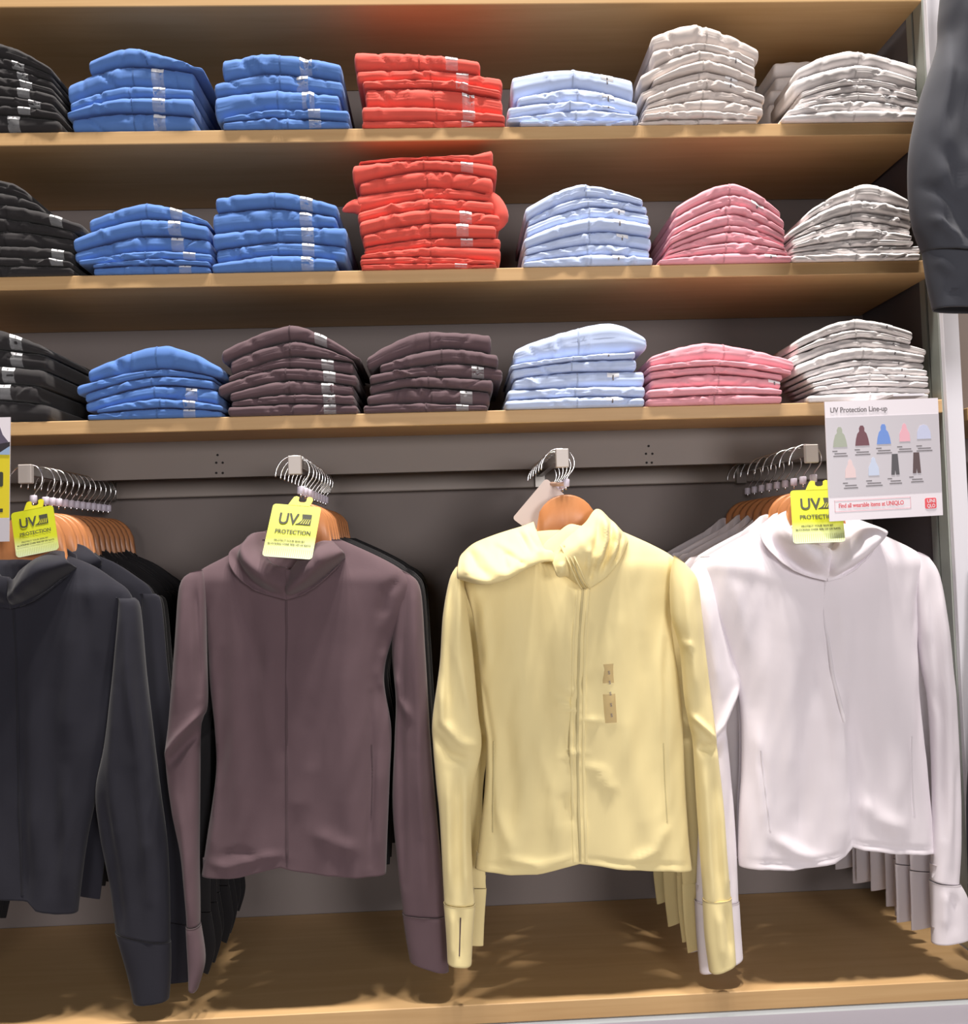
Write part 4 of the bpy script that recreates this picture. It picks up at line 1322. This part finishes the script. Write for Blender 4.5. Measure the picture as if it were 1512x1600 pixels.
GAR = [(0.12, 0.70, (168, 176, 160), 'j'), (0.315, 0.705, (110, 62, 74), 'j'), (0.505, 0.71, (108, 146, 220), 'j'), (0.69, 0.715, (232, 176, 190), 'p'), (0.86, 0.715, (196, 202, 230), 'w'),
       (0.20, 0.43, (232, 208, 210), 'p'), (0.405, 0.44, (200, 212, 236), 'p'), (0.595, 0.45, (78, 76, 82), 't'), (0.785, 0.455, (84, 64, 66), 't')]
for gx, gy, gc, kind in GAR:
    gm = mat_basic('printed_garment', srgb(*gc), 0.5)
    if kind in 'j':
        P = [(-.062, -.085), (.062, -.085), (.054, -.03), (.040, .016), (.022, .036), (.023, .062), (.012, .083), (-.012, .083), (-.023, .062), (-.022, .036), (-.040, .016), (-.054, -.03)]
    elif kind == 'p':
        P = [(-.048, -.075), (.048, -.075), (.044, -.01), (.022, .035), (.016, .065), (0, .08), (-.016, .065), (-.022, .035), (-.044, -.01)]
    elif kind == 'w':
        P = [(-.062, -.06), (.062, -.06), (.058, .0), (.034, .05), (.0, .062), (-.034, .05), (-.058, .0)]
    else:
        P = [(-.036, -.088), (-.006, -.088), (0, -.04), (.006, -.088), (.036, -.088), (.026, .088), (-.024, .088)]
    K.poly('printed_garment', [(gx + a, gy + b) for a, b in P], gm, sg, lift=0.0025)
    for r_ in range(3):
        wd = (0.03, 0.07, 0.085)[r_] * (0.85 + 0.3 * ((gx * 37 + r_) % 1))
        u0 = gx - 0.07 if r_ == 0 else gx - wd * 0.75
        v0 = gy - 0.118 - 0.021 * r_
        K.slab('caption_line', u0, v0 - 0.004, u0 + wd * 1.5, v0 + 0.004, M_INKB if r_ else M_INKB, sg, lift=0.0025, thick=0.0002)
for (u0, v0, u1, v1) in ((0.05, 0.075, 0.72, 0.079), (0.05, 0.166, 0.72, 0.170), (0.05, 0.075, 0.0535, 0.170), (0.7165, 0.075, 0.72, 0.170)):
    K.slab('red_frame', u0, v0, u1, v1, mat_basic('sign_pale_red', srgb(236, 176, 186), 0.5), sg, lift=0.0022, thick=0.0002)
K.text('lettering', 'Find all wearable items at UNIQLO', 0.085, 0.108, SH * 0.052, M_INKR, sg, lift=0.0028, width=SW * 0.57)
K.slab('logo_square', 0.845, 0.062, 0.945, 0.152, M_REDLOGO, sg, lift=0.002, thick=0.0006, rad=0.003)
K.text('logo_letters', 'UNI', 0.860, 0.113, SH * 0.042, M_SIGN, sg, lift=0.0032, width=SW * 0.07)
K.text('logo_letters', 'QLO', 0.860, 0.072, SH * 0.042, M_SIGN, sg, lift=0.0032, width=SW * 0.07)
p0, p1 = K.p(0.62, 0.96), K.p(0.90, 0.93)
box('sign_holder', (p0[0], YS + 0.004, shelf_z[2] - 0.020), (p1[0], 0.0, shelf_z[2] - 0.016), M_POST, sg)
tag(sg, 'white and grey printed sign with small garment pictures hung from the lowest shelf', 'sign')

# sign at the left edge, mostly outside the frame
s2 = empty('printed_sign', tuple(pt(-60, 650, YS)))
c = [pt(-150, 656, YS), pt(17, 652, YS), pt(15, 846, YS), pt(-152, 850, YS)]
SW, SH = np.linalg.norm(c[1] - c[0]), np.linalg.norm(c[3] - c[0])
K = Card(*c, SW, SH)
K.slab('board', 0, 0, 1, 1, M_SIGN, s2, thick=0.002)
K.slab('yellow_panel', 0.0, 0.19, 1.0, 0.70, mat_basic('sign_yellow_print', srgb(222, 206, 40), 0.4), s2, lift=0.002, thick=0.0003)
K.poly('dark_shape', [(0.70, 0.74), (0.985, 0.80), (0.93, 0.86), (0.88, 0.98), (0.66, 0.98)], mat_basic('sign_violet_grey', srgb(92, 84, 104), 0.5), s2, lift=0.002)
K.poly('dark_band', [(0.60, 0.70), (0.90, 0.70), (1.0, 0.755), (1.0, 0.80), (0.60, 0.74)], mat_basic('sign_black_print', srgb(44, 40, 48), 0.5), s2, lift=0.0024)
K.poly('blue_corner', [(0.88, 0.70), (1.0, 0.695), (1.0, 0.765)], mat_basic('sign_sky_print', srgb(150, 176, 210), 0.5), s2, lift=0.0028)
K.slab('print_mark', 0.90, 0.44, 0.94, 0.56, M_INK, s2, lift=0.0024, thick=0.0003, rad=0.003)
K.slab('print_mark', 0.90, 0.235, 0.94, 0.265, M_INK, s2, lift=0.0024, thick=0.0003)
K.slab('grey_panel', 0.0, 0.0, 1.0, 0.185, M_SIGNG, s2, lift=0.002, thick=0.0003)
p0, p1 = K.p(0.05, 0.97), K.p(0.30, 0.97)
box('sign_holder', (p0[0], YS + 0.004, shelf_z[2] - 0.020), (p1[0], 0.0, shelf_z[2] - 0.016), M_POST, s2)
tag(s2, 'yellow and white printed sign cut by the left photo edge beside the navy jacket', 'sign')

# ------------------------------------------------------------------ garments of the next bay, right of the post
def slate_jacket():
    m = FAB['slate']
    Y = -0.36
    p = pt(1640, -190, Y)
    J = empty('hanging_jacket', (p[0], Y, p[2]))
    st = [([(1470, 80), (1450, 200), (1452, 330)], 14, 0.010), ([(1430, 300), (1470, 330), (1500, 390)], 7, -0.010), ([(1440, 350), (1475, 385)], 6, 0.010), ([(1478, 20), (1474, 120), (1456, 230)], 7, -0.007), ([(1505, 250), (1480, 330)], 8, 0.008), ([(1500, 60), (1490, 220), (1500, 400)], 14, -0.008), ([(1440, 230), (1470, 290), (1490, 380)], 10, -0.006)]
    S = Cloth(sleeve_rows([(1490, -110, 1530, -130), (1478, -60, 1560, -60), (1470, 20, 1566, 20), (1466, 72, 1566, 80), (1440, 150, 1562, 160), (1423, 225, 1558, 235), (1420, 290, 1556, 300), (1426, 350, 1556, 360), (1442, 395, 1556, 405)],
                          0.055, 0.04), Y, 90, 48, st, drape=0.006, seed=31)
    S.build('sleeve', m, J)
    make_cuff([(1441, 394, 1557, 404), (1448, 440, 1550, 450), (1458, 484, 1545, 486)], Y, m, J, 0, 0.026, 0.02,
              strokes=[([(1452, 410), (1480, 440)], 7, 0.008), ([(1470, 470), (1500, 430)], 8, -0.008)])
    B = Cloth(body_rows([(-160, 1590, 1700), (-140, 1550, 1740), (-110, 1500, 1790), (-60, 1500, 1790), (60, 1515, 1775), (300, 1525, 1765), (520, 1535, 1760)], 0.05, 0.03), Y, 60, 60, (), drape=0.006, seed=32)
    B.build('body', m, J)
    rows = [(1490, -110, 1530, -130), (1478, -60, 1560, -60), (1466, 72, 1566, 80), (1440, 225, 1558, 235), (1442, 395, 1556, 405)]
    S = Cloth(sleeve_rows(MIRROR(rows, 3290), 0.05, 0.04), Y, 50, 36, (), drape=0.005, seed=33)
    S.build('sleeve', m, J)
    tag(J, 'slate grey jacket sleeve reaching in at the upper right in front of the post', 'jacket')
    a = make_arm(p[0], p[2] + 0.17, 'display arm of the next bay above the slate grey jacket, outside the frame', Y - 0.03)
    h = make_hanger(p[0], p[2] + 0.17, Y, M_HANGWOOD)
    tag(h, 'wooden hanger inside the slate grey jacket at the upper right', 'hanger', 'wooden hangers')


slate_jacket()

dk = copy_tree(navy)
xx = pt(1700, 720, -0.02)[0]
xx -= 0.022
dk.location = (xx, -0.042, navy.location.z - 0.01)
dk.scale = (1, 0.5, 1)
tag(dk, 'dark navy jacket in the next bay, a sliver right of the white post', 'jacket')
make_arm(xx, arm_pos[3][1] - 0.01, 'display arm of the next bay carrying the dark jacket right of the post')
h = copy_tree(front_hangers[0])
h.location = (xx, -0.045, arm_pos[3][1] - 0.01)
tag(h, 'wooden hanger inside the dark jacket of the next bay, right of the post', 'hanger', 'wooden hangers')

for o in bpy.data.objects:
    if '_o' in o:
        del o['_o']
